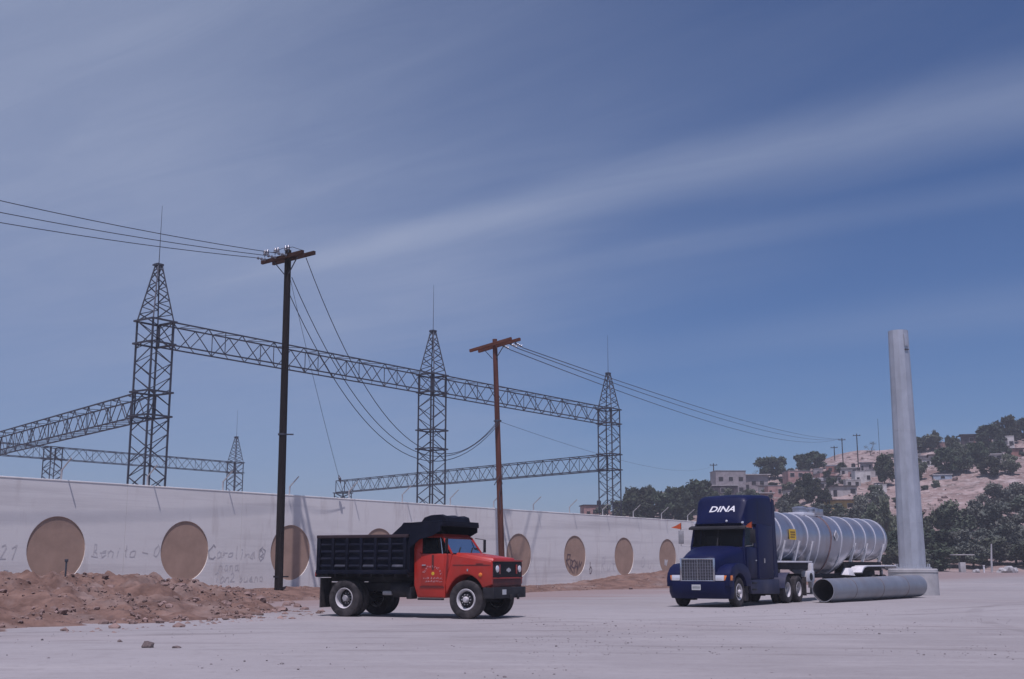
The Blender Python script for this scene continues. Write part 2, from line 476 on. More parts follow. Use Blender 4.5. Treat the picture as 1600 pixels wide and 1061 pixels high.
# ------------------------------------------------------------------ mesh helpers
class MB:
    def __init__(self):
        self.v, self.f = [], []

    def add(self, verts, faces):
        o = len(self.v)
        self.v += [tuple(p) for p in verts]
        self.f += [tuple(i + o for i in q) for q in faces]
        return self

    def hexa(self, p):
        """8 corners: bottom ring (4, counter-clockwise from above), then top ring"""
        return self.add(p, [(3, 2, 1, 0), (4, 5, 6, 7), (0, 1, 5, 4), (1, 2, 6, 5), (2, 3, 7, 6), (3, 0, 4, 7)])

    def box(self, x0, x1, y0, y1, z0, z1):
        return self.hexa([(x0, y0, z0), (x1, y0, z0), (x1, y1, z0), (x0, y1, z0),
                          (x0, y0, z1), (x1, y0, z1), (x1, y1, z1), (x0, y1, z1)])

    def prism(self, poly, a, b, axis='y'):
        """polygon in the plane across the axis, extruded from a to b"""
        n = len(poly)
        if axis == 'y':
            lo = [(x, a, z) for x, z in poly]
            hi = [(x, b, z) for x, z in poly]
        elif axis == 'z':
            lo = [(x, y, a) for x, y in poly]
            hi = [(x, y, b) for x, y in poly]
        else:
            lo = [(a, y, z) for y, z in poly]
            hi = [(b, y, z) for y, z in poly]
        faces = [tuple(range(n)), tuple(range(2 * n - 1, n - 1, -1))]
        faces += [(i, n + i, n + (i + 1) % n, (i + 1) % n) for i in range(n)]
        return self.add(lo + hi, faces)

    def bar(self, p, q, t, t2=None):
        p, q = Vector(p), Vector(q)
        d = (q - p).normalized()
        up = Vector((0, 0, 1)) if abs(d.z) < 0.95 else Vector((1, 0, 0))
        s = d.cross(up).normalized() * (t / 2)
        u = s.cross(d).normalized() * ((t2 or t) / 2)
        return self.hexa([p - s - u, p + s - u, q + s - u, q - s - u, p - s + u, p + s + u, q + s + u, q - s + u])

    def tube(self, pts, r, n=8, caps=True):
        pts = [Vector(p) for p in pts]
        rs = r if isinstance(r, (list, tuple)) else [r] * len(pts)
        rings = []
        for i, p in enumerate(pts):
            d = (pts[min(i + 1, len(pts) - 1)] - pts[max(i - 1, 0)]).normalized()
            up = Vector((0, 0, 1)) if abs(d.z) < 0.95 else Vector((1, 0, 0))
            s = d.cross(up).normalized()
            u = s.cross(d).normalized()
            rings.append([p + (s * math.cos(6.28318 * k / n) + u * math.sin(6.28318 * k / n)) * rs[i] for k in range(n)])
        return self.loft(rings, caps)

    def loft(self, rings, caps=True):
        n = len(rings[0])
        v = [p for r in rings for p in r]
        f = []
        for i in range(len(rings) - 1):
            for k in range(n):
                a, b = i * n + k, i * n + (k + 1) % n
                f.append((a, b, b + n, a + n))
        if caps:
            f.append(tuple(range(n - 1, -1, -1)))
            f.append(tuple(range((len(rings) - 1) * n, len(rings) * n)))
        return self.add(v, f)

    def lathe(self, prof, n=32, axis='y', center=(0, 0, 0), closed=False):
        """profile of (radius, offset along the axis)"""
        rings = []
        cx_, cy_, cz_ = center
        for k in range(n):
            a = 6.2831853 * k / n
            c, s = math.cos(a), math.sin(a)
            if axis == 'y':
                rings.append([(cx_ + r * c, cy_ + o, cz_ + r * s) for r, o in prof])
            elif axis == 'z':
                rings.append([(cx_ + r * c, cy_ + r * s, cz_ + o) for r, o in prof])
            else:
                rings.append([(cx_ + o, cy_ + r * c, cz_ + r * s) for r, o in prof])
        m = len(prof)
        v = [p for r in rings for p in r]
        f = []
        for k in range(n):
            k2 = (k + 1) % n
            for i in range(m - (0 if closed else 1)):
                j = (i + 1) % m
                f.append((k * m + i, k2 * m + i, k2 * m + j, k * m + j))
        return self.add(v, f)

    def mesh(self, name, mat, bevel=0.0, seg=2, smooth=True, angle=35.0):
        me = bpy.data.meshes.new(name)
        me.from_pydata(self.v, [], self.f)
        bm = bmesh.new()
        bm.from_mesh(me)
        bmesh.ops.remove_doubles(bm, verts=bm.verts, dist=1e-5)
        bmesh.ops.recalc_face_normals(bm, faces=bm.faces)
        if bevel:
            ed = [e for e in bm.edges if len(e.link_faces) == 2 and e.calc_face_angle(0) > math.radians(28)]
            bmesh.ops.bevel(bm, geom=ed, offset=bevel, segments=seg, profile=0.5, affect='EDGES', clamp_overlap=True)
        if smooth:
            for f in bm.faces:
                f.smooth = True
            for e in bm.edges:
                if len(e.link_faces) == 2 and e.calc_face_angle(0) > math.radians(angle):
                    e.smooth = False
        bm.to_mesh(me)
        bm.free()
        me.materials.append(M[mat] if isinstance(mat, str) else mat)
        return me

    def build(self, name, mat, parent=None, bevel=0.0, seg=2, smooth=True, angle=35.0, loc=(0, 0, 0), label=None):
        return link(name, self.mesh(name, mat, bevel, seg, smooth, angle), parent, loc, label)


def link(name, data, parent=None, loc=(0, 0, 0), label=None):
    o = bpy.data.objects.new(name, data)
    COL.objects.link(o)
    o.location = loc
    o.parent = parent
    if label:
        o['label'] = label
    return o


def thing(name, label, category, loc=(0, 0, 0), rz=0.0, group=None):
    o = link(name, None, None, loc)
    o.rotation_euler = (0, 0, rz)
    o.empty_display_size = 0.3
    return tag(o, label, category, group)


def tag(o, label, category, group=None):
    o['label'] = label
    o['category'] = category
    if group:
        o['group'] = group
    return o


def setting(o, label=None):
    o['kind'] = 'structure'
    if label:
        o['label'] = label
    return o


def box(*a):
    return MB().box(*a)


UNIT_BAR = {}


def unit_bar(mat):
    if mat not in UNIT_BAR:
        UNIT_BAR[mat] = MB().box(-0.5, 0.5, -0.5, 0.5, 0, 1).mesh('bar_' + mat, mat, smooth=False)
    return UNIT_BAR[mat]


def member(name, p, q, t, mat, parent, t2=None):
    """one straight steel member as an object of its own, all sharing one mesh"""
    p, q = Vector(p), Vector(q)
    d = q - p
    o = bpy.data.objects.new(name, unit_bar(mat))
    COL.objects.link(o)
    o.parent = parent
    rot = d.to_track_quat('Z', 'Y').to_matrix().to_4x4()
    o.matrix_local = Matrix.Translation(p) @ rot @ Matrix.Diagonal((t, t2 or t, d.length, 1.0))
    return o


# ------------------------------------------------------------------ ground, hill
def fnoise(x, y, s, k=0.0, oct_=4):
    a, t, n = 1.0, 0.0, 0.0
    for i in range(oct_):
        t += a * mnoise.noise(Vector((x * s, y * s, k + i * 7.3)))
        n += a
        a *= 0.5
        s *= 2.0
    return t / n


def interp(tab, x):
    if x <= tab[0][0]:
        return tab[0][1]
    for (a, u), (b, v) in zip(tab, tab[1:]):
        if x <= b:
            return u + (v - u) * (x - a) / (b - a)
    return tab[-1][1]


def rise(y):
    return 0.006 * min(max(y - 62.0, 0.0), 140.0)


# height of the ridge against bearing (x / y from the yard), as rise over distance
RIDGE = [(-0.05, 0.0), (0.03, 0.018), (0.053, 0.036), (0.074, 0.043), (0.106, 0.0446), (0.127, 0.0536), (0.149, 0.0579), (0.17, 0.0642),
         (0.191, 0.0701), (0.212, 0.0754), (0.239, 0.0791), (0.265, 0.0892), (0.287, 0.0934), (0.319, 0.0956), (0.34, 0.0977),
         (0.361, 0.1009), (0.382, 0.103), (0.404, 0.1062), (0.425, 0.1083), (0.478, 0.1163), (0.584, 0.1295), (0.8, 0.14)]
RANGE1 = [(0.0, 263.0), (0.12, 277.0), (0.24, 358.0), (0.8, 385.0)]
RANGE0 = [(0.0, 202.0), (0.18, 200.0), (0.3, 168.0), (0.8, 158.0)]


def hill_z(x, y):
    b = x / max(y, 1.0)
    r0, r1 = interp(RANGE0, b), interp(RANGE1, b)
    zc_ = interp(RIDGE, b) * r1 + 1.45
    if interp(RIDGE, b) <= 0.002:
        zc_ = 0.0
    t = (y - r0) / (r1 - r0)
    g = rise(y) - 0.3
    if t <= 0:
        return g
    if t < 1:
        s = 0.62 * t + 0.38 * t * t * (3 - 2 * t)
        w_ = 1.6 * math.sin(y * 0.08 + x * 0.04) * math.sin(x * 0.07 - y * 0.02) * min(1, t * 3) * min(1, (1 - t) * 4)
        return g + (zc_ - g) * s + w_ * min(1.0, zc_ / 14.0)
    return zc_ - (t - 1) * 6.0


def axis_steps(lo, hi, fine_lo, fine_hi, fine, coarse):
    v, x = [], lo
    while x < hi:
        v.append(x)
        d = fine if fine_lo <= x < fine_hi else coarse
        x += d
    v.append(hi)
    return v


def sheet(name, xs, ys, fz, mat, smooth=True):
    v = [(x, y, fz(x, y)) for y in ys for x in xs]
    n = len(xs)
    f = [(j * n + i, j * n + i + 1, (j + 1) * n + i + 1, (j + 1) * n + i) for j in range(len(ys) - 1) for i in range(n - 1)]
    me = bpy.data.meshes.new(name)
    me.from_pydata(v, [], f)
    if smooth:
        for p in me.polygons:
            p.use_smooth = True
    me.materials.append(M[mat])
    return link(name, me)


def ground_z(x, y):
    a = 0.028 * fnoise(x, y, 0.22, 1.0, 3) + 0.012 * fnoise(x, y, 1.1, 5.0, 2)
    flat = max(0.0, 1 - abs(y - 44) / 22) if -8 < x < 24 else 0.0
    return rise(y) + a * (1 - 0.8 * flat) - (0.02 if flat else 0.0) * 0


gx = axis_steps(-1800, 1800, -30, 34, 0.8, 40)
gy = axis_steps(-200, 2600, 4, 70, 0.5, 22)
setting(sheet('ground', gx, gy, ground_z, 'ground'), 'pale dusty caliche yard with faint tyre tracks')

hv, hf = [], []
HB = [i * 0.0065 - 0.05 for i in range(132)]
HT = [0.0, 0.02, 0.05] + [0.08 + 0.02 * i for i in range(47)] + [1.05, 1.15, 1.35, 1.8, 2.6]
for t_ in HT:
    for b_ in HB:
        y_ = interp(RANGE0, b_) - 3 + t_ * (interp(RANGE1, b_) - interp(RANGE0, b_) + 3)
        x_ = b_ * y_
        z_ = hill_z(x_, y_)
        if 0.05 < t_ < 1.2:
            z_ += 1.5 * fnoise(x_, y_, 0.11, 2.0, 6) * min(1.0, z_ / 5)
        hv.append((x_, y_, z_))
nb = len(HB)
for j in range(len(HT) - 1):
    for i in range(nb - 1):
        hf.append((j * nb + i, j * nb + i + 1, (j + 1) * nb + i + 1, (j + 1) * nb + i))
me = bpy.data.meshes.new('hill')
me.from_pydata(hv, [], hf)
for p_ in me.polygons:
    p_.use_smooth = True
me.materials.append(M['hill'])
setting(link('hill', me), 'bare pinkish hillside dotted with houses and scrub')

# ------------------------------------------------------------------ perimeter wall
PHI = math.radians(35.63)
WD = Vector((math.sin(PHI), math.cos(PHI), 0))     # along the wall, away from the camera
WN = Vector((WD.y, -WD.x, 0))                      # out of the wall, towards the yard
W0 = Vector((-17.93, 47.3, 0))
WALL_ROT = math.atan2(WD.y, WD.x)                  # local x = along the wall, local -y = towards the yard


def wall_pt(s, o=0.0, z=0.0):
    return W0 + WD * s + WN * o + Vector((0, 0, z))


WALL_H = 4.74
DISC_R = 1.30
DISC_Z = 2.07
STEP = 6.3
wall = thing('concrete_wall', 'long white perimeter wall with a row of tan round niches', 'wall', W0, WALL_ROT)
S0, S1 = -14.0, 61.0
K0, K1 = -2, 9
edges_s = [S0] + [STEP * (k + 0.5) for k in range(K0, K1)] + [S1]
NSEG = 40
# the wall face is cast in bays: each bay is a slab with a round hole, a back plate and a disc set into it
disc_mesh = None
for bi in range(len(edges_s) - 1):
    a_, b_ = edges_s[bi] + 0.006, edges_s[bi + 1] - 0.006
    k = K0 + bi
    c_ = STEP * k
    mb = MB()
    T = 0.22
    hole = c_ - DISC_R > a_ + 0.05 and c_ + DISC_R < b_ - 0.05
    if hole:
        inner = [(c_ + DISC_R * math.cos(2 * math.pi * i / NSEG), DISC_Z + DISC_R * math.sin(2 * math.pi * i / NSEG)) for i in range(NSEG)]
        outer = []
        z0, z1 = -0.4, WALL_H
        for i in range(NSEG):
            dx, dz = math.cos(2 * math.pi * i / NSEG), math.sin(2 * math.pi * i / NSEG)
            tt = min(((b_ - c_) / dx) if dx > 1e-6 else 1e9, ((a_ - c_) / dx) if dx < -1e-6 else 1e9,
                     ((z1 - DISC_Z) / dz) if dz > 1e-6 else 1e9, ((z0 - DISC_Z) / dz) if dz < -1e-6 else 1e9)
            outer.append((c_ + dx * tt, DISC_Z + dz * tt))
        corners = [(b_, z1), (a_, z1), (a_, z0), (b_, z0)]
        v = [(x, 0, z) for x, z in inner] + [(x, 0, z) for x, z in outer] + [(x, T, z) for x, z in inner] + [(x, 0, z) for x, z in corners]
        f = []
        for i in range(NSEG):
            j = (i + 1) % NSEG
            f.append((i, NSEG + i, NSEG + j, j))
            f.append((i, j, 2 * NSEG + j, 2 * NSEG + i))
            # corner fillers
            xa, za = outer[i]
            xb, zb = outer[j]
            if abs(xa - xb) > 1e-6 and abs(za - zb) > 1e-6:
                for ci, (xc, zc2) in enumerate(corners):
                    if (abs(xc - xa) < 1e-6 or abs(xc - xb) < 1e-6) and (abs(zc2 - za) < 1e-6 or abs(zc2 - zb) < 1e-6):
                        f.append((NSEG + i, 3 * NSEG + ci, NSEG + j))
        # top, sides
        o = len(v)
        v += [(a_, T, z1), (b_, T, z1), (a_, T, z0), (b_, T, z0)]
        f += [(3 * NSEG + 1, o, o + 1, 3 * NSEG + 0), (3 * NSEG + 1, 3 * NSEG + 2, o + 2, o), (3 * NSEG + 0, o + 1, o + 3, 3 * NSEG + 3)]
        mb.add(v, f)
    else:
        mb.box(a_, b_, 0, T, -0.4, WALL_H)
    mb.box(a_, b_, T, T + 0.12, -0.4, WALL_H)
    mb.build('wall_panel', 'wall', wall, smooth=False)
    if hole:
        dm = MB()
        dm.lathe([(DISC_R * 1.004, 0.14), (0.001, 0.14)], 40, 'y', (0, -0.105, 0))
        if disc_mesh is None:
            disc_mesh = dm.mesh('round_niche', 'niche', smooth=False)
        link('round_niche', disc_mesh, wall, (c_, 0, DISC_Z))
# coping
for bi in range(len(edges_s) - 1):
    box(edges_s[bi] + 0.004, edges_s[bi + 1] - 0.004, -0.012, 0.36, WALL_H + 0.002, WALL_H + 0.07).build('coping', 'wall', wall, 0.012)
# fence posts with outward arms on the wall top
post_mb = MB().bar((0, 0.17, 0), (0, 0.17, 0.42), 0.05).bar((0, 0.17, 0.40), (0, -0.42, 0.86), 0.04)
post_mesh = post_mb.mesh('fence_post', 'post', smooth=False)
s_ = -8.2
while s_ < 60:
    link('fence_post', post_mesh, wall, (s_, 0, WALL_H + 0.068))
    s_ += 4.15

# faded graffiti, written in strokes
GL = {
    'C': [[(.9, .85), (.6, 1), (.25, .9), (.05, .5), (.2, .1), (.55, 0), (.9, .15)]],
    'B': [[(.1, 0), (.1, 1), (.6, .95), (.65, .65), (.1, .52), (.75, .4), (.7, .05), (.1, 0)]],
    'R': [[(.1, 0), (.1, 1), (.65, .95), (.65, .6), (.1, .5), (.75, 0)]],
    'J': [[(.3, .95), (.9, 1)], [(.6, 1), (.6, .2), (.4, 0), (.1, .15)]],
    'O': [[(.5, 1), (.1, .75), (.1, .25), (.5, 0), (.9, .25), (.9, .75), (.5, 1)]],
    'a': [[(.8, .5), (.45, .55), (.15, .35), (.2, .05), (.5, 0), (.78, .2), (.8, .5), (.82, .1), (.95, 0)]],
    'r': [[(.2, 0), (.2, .55)], [(.2, .35), (.5, .55), (.8, .5)]],
    'o': [[(.5, .55), (.15, .4), (.15, .12), (.5, 0), (.85, .12), (.85, .42), (.5, .55)]],
    'l': [[(.4, 1), (.4, .1), (.6, 0)]],
    'i': [[(.5, .5), (.5, 0)], [(.48, .72), (.52, .76)]],
    'n': [[(.15, .5), (.15, 0)], [(.15, .35), (.5, .53), (.8, .4), (.82, 0)]],
    'e': [[(.15, .28), (.8, .3), (.7, .5), (.4, .55), (.12, .3), (.3, .03), (.8, .08)]],
    't': [[(.45, .9), (.45, .1), (.7, 0)], [(.2, .6), (.75, .6)]],
    's': [[(.8, .48), (.4, .55), (.25, .4), (.7, .22), (.6, .02), (.2, .08)]],
    'u': [[(.15, .5), (.2, .1), (.5, 0), (.8, .15)], [(.8, .5), (.85, 0)]],
    'b': [[(.2, 1), (.2, 0), (.6, .02), (.8, .25), (.55, .5), (.2, .4)]],
    '-': [[(.1, .35), (.9, .38)]],
    '1': [[(.2, .75), (.5, 1), (.5, 0)]],
    '2': [[(.15, .75), (.4, 1), (.75, .8), (.6, .45), (.1, .02), (.85, .02)]],
    '@': [[(.5, 1.1), (.0, .8), (-.05, .2), (.5, -.15), (1.05, .2), (1.0, .8), (.5, 1.1)], [(.2, .7), (.5, .85), (.8, .6), (.25, .3), (.85, .25)]],
    'w': [[(.1, .5), (.3, 0), (.5, .4), (.7, 0), (.9, .5)]],
}
grng = random.Random(3)


def scrawl(text, s, z, size, mat, label, stroke=0.05, off=0.006, slant=0.12, jit=0.10):
    mb = MB()
    x = s
    for ch in text:
        if ch in GL:
            for st in GL[ch]:
                pts = []
                for px, pz in st:
                    pts.append((x + (px * 0.62 + slant * pz) * size + grng.uniform(-jit, jit) * size, z + pz * size + grng.uniform(-jit, jit) * size))
                for p, q in zip(pts, pts[1:]):
                    d = Vector((q[0] - p[0], q[1] - p[1]))
                    if d.length < 1e-4:
                        continue
                    nn = Vector((-d.y, d.x)).normalized() * stroke * 0.5
                    e = d.normalized() * stroke * 0.4
                    quad = [(p[0] - e.x - nn.x, p[1] - e.y - nn.y), (q[0] + e.x - nn.x, q[1] + e.y - nn.y),
                            (q[0] + e.x + nn.x, q[1] + e.y + nn.y), (p[0] - e.x + nn.x, p[1] - e.y + nn.y)]
                    off += 0.00004
                    mb.add([(a, -off, b) for a, b in quad], [(0, 1, 2, 3)])
        x += size * (0.72 if ch != ' ' else 0.5)
    return mb.build('graffiti', mat, wall, smooth=False, label=label)


scrawl('C', 7.6, 1.75, 0.6, 'graffiti', 'darker first letter of the handwritten name', 0.06)
scrawl('arolina', 8.05, 1.80, 0.46, 'graffiti_pale', 'grey handwritten name beside a round niche', 0.045)
scrawl('@', 10.55, 1.72, 0.52, 'graffiti', 'circled scribble at the end of a handwritten name', 0.045)
scrawl('nana', 8.2, 1.25, 0.42, 'graffiti_pale', 'faint lower line of handwriting', 0.035)
scrawl('1an2 bueno', 8.0, 0.72, 0.42, 'graffiti_pale', 'faint lowest line of handwriting', 0.035)
scrawl('Benito - O', 1.62, 1.80, 0.50, 'graffiti_pale', 'faint handwriting between the first two niches', 0.04)
scrawl('R21', -2.9, 1.65, 0.62, 'graffiti_pale', 'grey scrawl left of the first niche', 0.045)
scrawl('J1e', -3.1, 0.95, 0.55, 'graffiti', 'short grey scrawl low on the wall', 0.04)
scrawl('Rut', 41.0, 1.1, 0.9, 'graffiti_pale', 'faint tall scrawl on the far part of the wall', 0.06)
scrawl('b', 39.45, 0.95, 0.75, 'graffiti_dark', 'dark letter right of the scribbled niche', 0.06)
scrawl('O u', 46.4, 1.3, 0.8, 'graffiti_pale', 'pale scrawl beside the farthest niche', 0.06)
scrawl('Row', 36.75, 1.3, 0.9, 'graffiti_dark', 'dark scribble across a round niche', 0.075, -0.024)
scrawl('Rn', 37.1, 1.0, 0.8, 'graffiti_dark', 'dark lower scribble across a round niche', 0.07, -0.024)
scrawl('w', 49.9, 1.5, 0.7, 'graffiti_pale', 'pale smear on the farthest niche', 0.16, -0.024)

# ------------------------------------------------------------------ dug dirt along the wall
HC = [(-16, 0.85), (-6, 0.9), (-3, 0.88), (0, 0.95), (1.5, 0.82), (3.2, 0.58), (5, 0.52), (6.5, 0.54), (8, 0.48), (11, 0.46), (15, 0.42), (20, 0.34), (27, 0.28),
      (34, 0.22), (38, 0.35), (42, 0.72), (45, 0.85), (51, 0.9), (55, 0.7), (61, 0.4)]
HWD = [(-16, 19), (-3, 16.0), (0, 13.8), (2.0, 9.5), (4, 6.6), (8, 5.4), (11, 5.0), (15, 5.0), (20, 5.0), (33, 5.5), (42, 8), (51, 10), (61, 10)]


def berm_z(s, o):
    h, wd = interp(HC, s), interp(HWD, s)
    n1 = fnoise(s, o, 0.28, 9.0, 4)
    t = o / wd + 0.16 * n1
    if t < 0.38:
        p = 0.86 + 0.14 * math.sin(t / 0.38 * math.pi / 2)
    else:
        q = max(0.0, 1 - (t - 0.38) / 0.62)
        p = q * q * (3 - 2 * q)
        p = 0.5 * p + 0.5 * q
    rough = fnoise(s, o, 0.9, 3.0, 5)
    big = interp([(-16, 1.0), (0.5, 1.0), (4, 0.42), (60, 0.36)], s)
    ridge = 1 - abs(fnoise(s * 0.8, o, 0.33, 21.0, 4)) * 2.2
    z = h * p * (1 + 0.36 * n1) + (0.85 * rough + 0.34 * (ridge - 0.5)) * min(1.0, p * 2.2) * min(1.0, h) * big + 0.26 * big * fnoise(s, o, 2.3, 6.0, 5) * min(1.0, p * 3)
    y = wall_pt(s, o).y
    return rise(y) + z * min(1.0, p * 6) - 0.035


bs = axis_steps(-15.5, 60.5, -8, 10, 0.075, 0.22)
bo = axis_steps(-0.02, 21.0, 0, 21, 0.10, 0.3)
bv = []
for o_ in bo:
    for s_ in bs:
        p_ = wall_pt(s_, o_)
        bv.append((p_.x, p_.y, berm_z(s_, o_)))
nb = len(bs)
bf = [(j * nb + i, j * nb + i + 1, (j + 1) * nb + i + 1, (j + 1) * nb + i) for j in range(len(bo) - 1) for i in range(nb - 1)]
me = bpy.data.meshes.new('dirt_bank')
me.from_pydata(bv, [], bf)
for p_ in me.polygons:
    p_.use_smooth = True
me.materials.append(M['dirt'])
setting(link('dirt_bank', me), 'reddish dug earth heaped along the foot of the white wall')


def lump(rng, r, flat=0.75, sub=1):
    bm = bmesh.new()
    bmesh.ops.create_icosphere(bm, subdivisions=sub, radius=r)
    k = rng.uniform(0, 99)
    for v in bm.verts:
        n = mnoise.noise(v.co * (1.3 / r) + Vector((k, k, k)))
        v.co *= 1 + 0.55 * n
        v.co.z *= flat
    out = ([tuple(v.co) for v in bm.verts], [tuple(v.index for v in f.verts) for f in bm.faces])
    bm.free()
    return out


rng = random.Random(11)
protos = [lump(rng, 1.0, rng.uniform(0.5, 0.9)) for _ in range(8)]


def scatter(mb, p, r, rng):
    v, f = rng.choice(protos)
    a = rng.uniform(0, 6.28)
    c, s = math.cos(a) * r, math.sin(a) * r
    mb.add([(p[0] + x * c - y * s, p[1] + x * s + y * c, p[2] + z * r) for x, y, z in v], f)


mb = MB()
for i in range(11000):
    s_ = rng.choice([rng.uniform(-12, 6), rng.uniform(-12, 6), rng.uniform(-12, 16), rng.uniform(14, 58)])
    o_ = rng.uniform(0.3, 1.08) * interp(HWD, s_)
    p_ = wall_pt(s_, o_)
    r_ = min(0.2, 0.014 + rng.expovariate(1 / 0.021)) * (1.0 if s_ < 8 else 0.7)
    if fnoise(s_, o_, 0.5, 31.0, 2) < -0.02 and r_ < 0.12:
        continue
    scatter(mb, (p_.x, p_.y, berm_z(s_, o_) + r_ * 0.25), r_, rng)
o = mb.build('clods', 'clod', None, smooth=False)
o['kind'] = 'stuff'
o['label'] = 'loose clods and stones strewn over the dug earth'
mb = MB()
for i in range(3200):
    if i % 3:
        y_ = rng.uniform(9, 40)
        x_ = rng.uniform(-0.02, 0.46) * y_
    else:
        y_ = rng.uniform(9, 34)
        x_ = rng.uniform(-0.46, 0.46) * y_
    if fnoise(x_, y_, 0.16, 61.0, 3) < 0.0:
        continue
    r_ = min(0.035, 0.006 + rng.expovariate(1 / 0.0045))
    scatter(mb, (x_, y_, ground_z(x_, y_) + r_ * 0.3), r_, rng)
o = mb.build('pebbles', 'pebble', None, smooth=False)
o['kind'] = 'stuff'
o['label'] = 'small pebbles scattered over the pale yard'


def rock(x, y, r, label, group=None, z=None, flat=0.7, sub=2, mat='rock'):
    v, f = lump(rng, r, flat, sub)
    o = MB().add(v, f).build('rock', mat, None, smooth=False, loc=(x, y, (ground_z(x, y) if z is None else z) + r * 0.25))
    tag(o, label, 'rock', group)


rock(-6.55, 21.95, 0.115, 'larger of two dark rocks lying alone in the yard foreground', None, None, 0.8)
rock(-6.02, 21.85, 0.075, 'smaller flat dark rock just right of the lone bigger rock', None, None, 0.5)
rock(-7.6, 23.6, 0.045, 'small dark stone behind the pair of lone foreground rocks')
for i, (s_, o_, r_) in enumerate([(1.2, 9.6, 0.30), (2.0, 9.4, 0.22), (3.6, 9.2, 0.17), (-1.5, 9.5, 0.2), (0.2, 11.5, 0.2), (3.0, 5.2, 0.2), (6.2, 4.2, 0.18),
                                  (-2.2, 12.5, 0.18), (-4.5, 10.5, 0.2), (-0.4, 13.2, 0.16), (2.6, 10.8, 0.16), (5.0, 8.0, 0.15), (-3.2, 8.0, 0.18), (1.0, 12.8, 0.15)]):
    p_ = wall_pt(s_, o_)
    rock(p_.x, p_.y, r_, 'dark lump of earth or stone lying on the dug heap', 'stones on the dug heap', berm_z(s_, o_), mat='clod')
for s_, o_, r_, lb in ((41.5, 8.2, 0.3, 'pale stone at the foot of the far dirt bank, left one'), (45.0, 8.5, 0.34, 'dark topped stone at the foot of the far dirt bank, right one')):
    p_ = wall_pt(s_, o_)
    rock(p_.x, p_.y, r_, lb, None, berm_z(s_, o_))
# marker stake on the heap
p_ = wall_pt(-2.9, 5.0)
o = MB().bar((0, 0, -0.2), (0, 0, 0.62), 0.05).box(-0.05, 0.05, -0.04, 0.04, 0.58, 0.68).build('survey_stake', 'lattice', None, 0.004, loc=(p_.x, p_.y, berm_z(-2.9, 5.0)))
tag(o, 'thin blue-grey stake standing on the dirt heap before the first niche', 'stake')

# ------------------------------------------------------------------ utility poles and lines
def insulator_string(name, p, q, parent, n=4, r=0.075):
    """a string of bells between two points"""
    p, q = Vector(p), Vector(q)
    d = q - p
    rs, pts = [], []
    for i in range(n):
        for t, rr in ((0.05, 0.02), (0.3, r), (0.62, r * 0.75), (0.7, 0.02)):
            pts.append(p + d * ((i + t) / n))
            rs.append(rr)
    return MB().tube(pts, rs, 8).build(name, 'insulator', parent)


def utility_pole(name, s, o, h, base_z, mat, label, lean=(0, 0), r0=0.19, r1=0.15, arm=3.0, arm_mat='arm_red', tilt=0.0):
    p = wall_pt(s, o)
    t = thing(name, label, 'utility pole', (p.x, p.y, base_z))
    top = Vector((lean[0], lean[1], h))
    n = 10
    MB().tube([top * (i / n) + Vector((0, 0, -0.8 * (1 - i / n))) for i in range(n + 1)], [r0 + (r1 - r0) * i / n for i in range(n + 1)], 14).build('shaft', mat, t, angle=50)
    ax = WN.copy()
    for sd in (-1, 1):
        c = top + Vector((0, 0, -0.35)) + WD * (0.21 * sd) + ax * (0.16 * sd)
        member('crossarm', c - ax * arm * 0.5 + Vector((0, 0, -tilt)), c + ax * arm * 0.5 + Vector((0, 0, tilt)), 0.13, arm_mat, t, 0.17)
    for sd in (-1, 1):
        a = top + Vector((0, 0, -1.15)) + ax * (0.14 * sd) - WD * 0.05
        b = top + Vector((0, 0, -0.46)) + ax * (0.78 * sd) - WD * 0.14
        member('arm_brace', a, b, 0.045, 'lattice', t, 0.03)
    return t, p + Vector((0, 0, base_z)), top, ax


P1, P1b, P1t, AX = utility_pole('utility_pole', 9.63, 2.4, 15.55, 0.42, 'wood_dark', 'tall black timber utility pole with double crossarm left of the red truck', (-0.13, 0, 0), arm=2.75, arm_mat='arm_dark', tilt=0.05)
P2, P2b, P2t, _ = utility_pole('utility_pole', 26.91, 2.15, 14.1, 0.35, 'wood_red', 'reddish timber utility pole with long crossarm behind the red truck', (-0.5, 0.0, 0), 0.185, 0.14, 3.0, 'arm_red', 0.2)
# fittings on the near pole
for k, d in enumerate((-1.15, -0.45, 0.25)):
    a = P1t + AX * d + Vector((0, 0, -0.2)) - WD * 0.3
    for j in (0, 1):
        b = a + AX * (0.18 * j - 0.1)
        MB().lathe([(0.02, 0), (0.02, 0.1), (0.085, 0.13), (0.06, 0.2), (0.085, 0.22), (0.05, 0.3), (0.03, 0.34)], 10, 'z', tuple(b)).build('insulator', 'insulator', P1)
    insulator_string('insulator', a + Vector((0, 0, -0.14)), a - WD * 0.62 + Vector((0, 0, -0.17)), P1, 3)
MB().tube([P1t + AX * -1.1 + Vector((0, 0, 0.06)), P1t + AX * -0.4 + Vector((0, 0, 0.16)), P1t + AX * 0.3 + Vector((0, 0, 0.12)), P1t + AX * 1.0 + Vector((0, 0, -0.16))], 0.014, 5).build('jumper', 'wire', P1)
for zz in (6.9, 0.55):
    MB().lathe([(0.2, -0.04), (0.2, 0.04)], 14, 'z', (-0.06 - zz * 0.004, 0, zz)).box(0.1, 0.42, -0.03, 0.03, zz - 0.03, zz + 0.03).build('pole_band', 'lattice' if zz > 2 else 'black', P1)
for d in (0.95, 1.3, 0.35):
    a = P2t + AX * d + Vector((0, 0, -0.35)) + WD * 0.2
    insulator_string('insulator', a, a + WD * 0.75 + Vector((0, 0, -0.1)), P2, 4)
MB().lathe([(0.19, -0.05), (0.2, 0.0), (0.19, 0.05)], 14, 'z', (-0.3, 0, 9.3)).box(-0.55, -0.1, -0.04, 0.04, 9.25, 9.33).build('pole_band', 'lattice', P2)
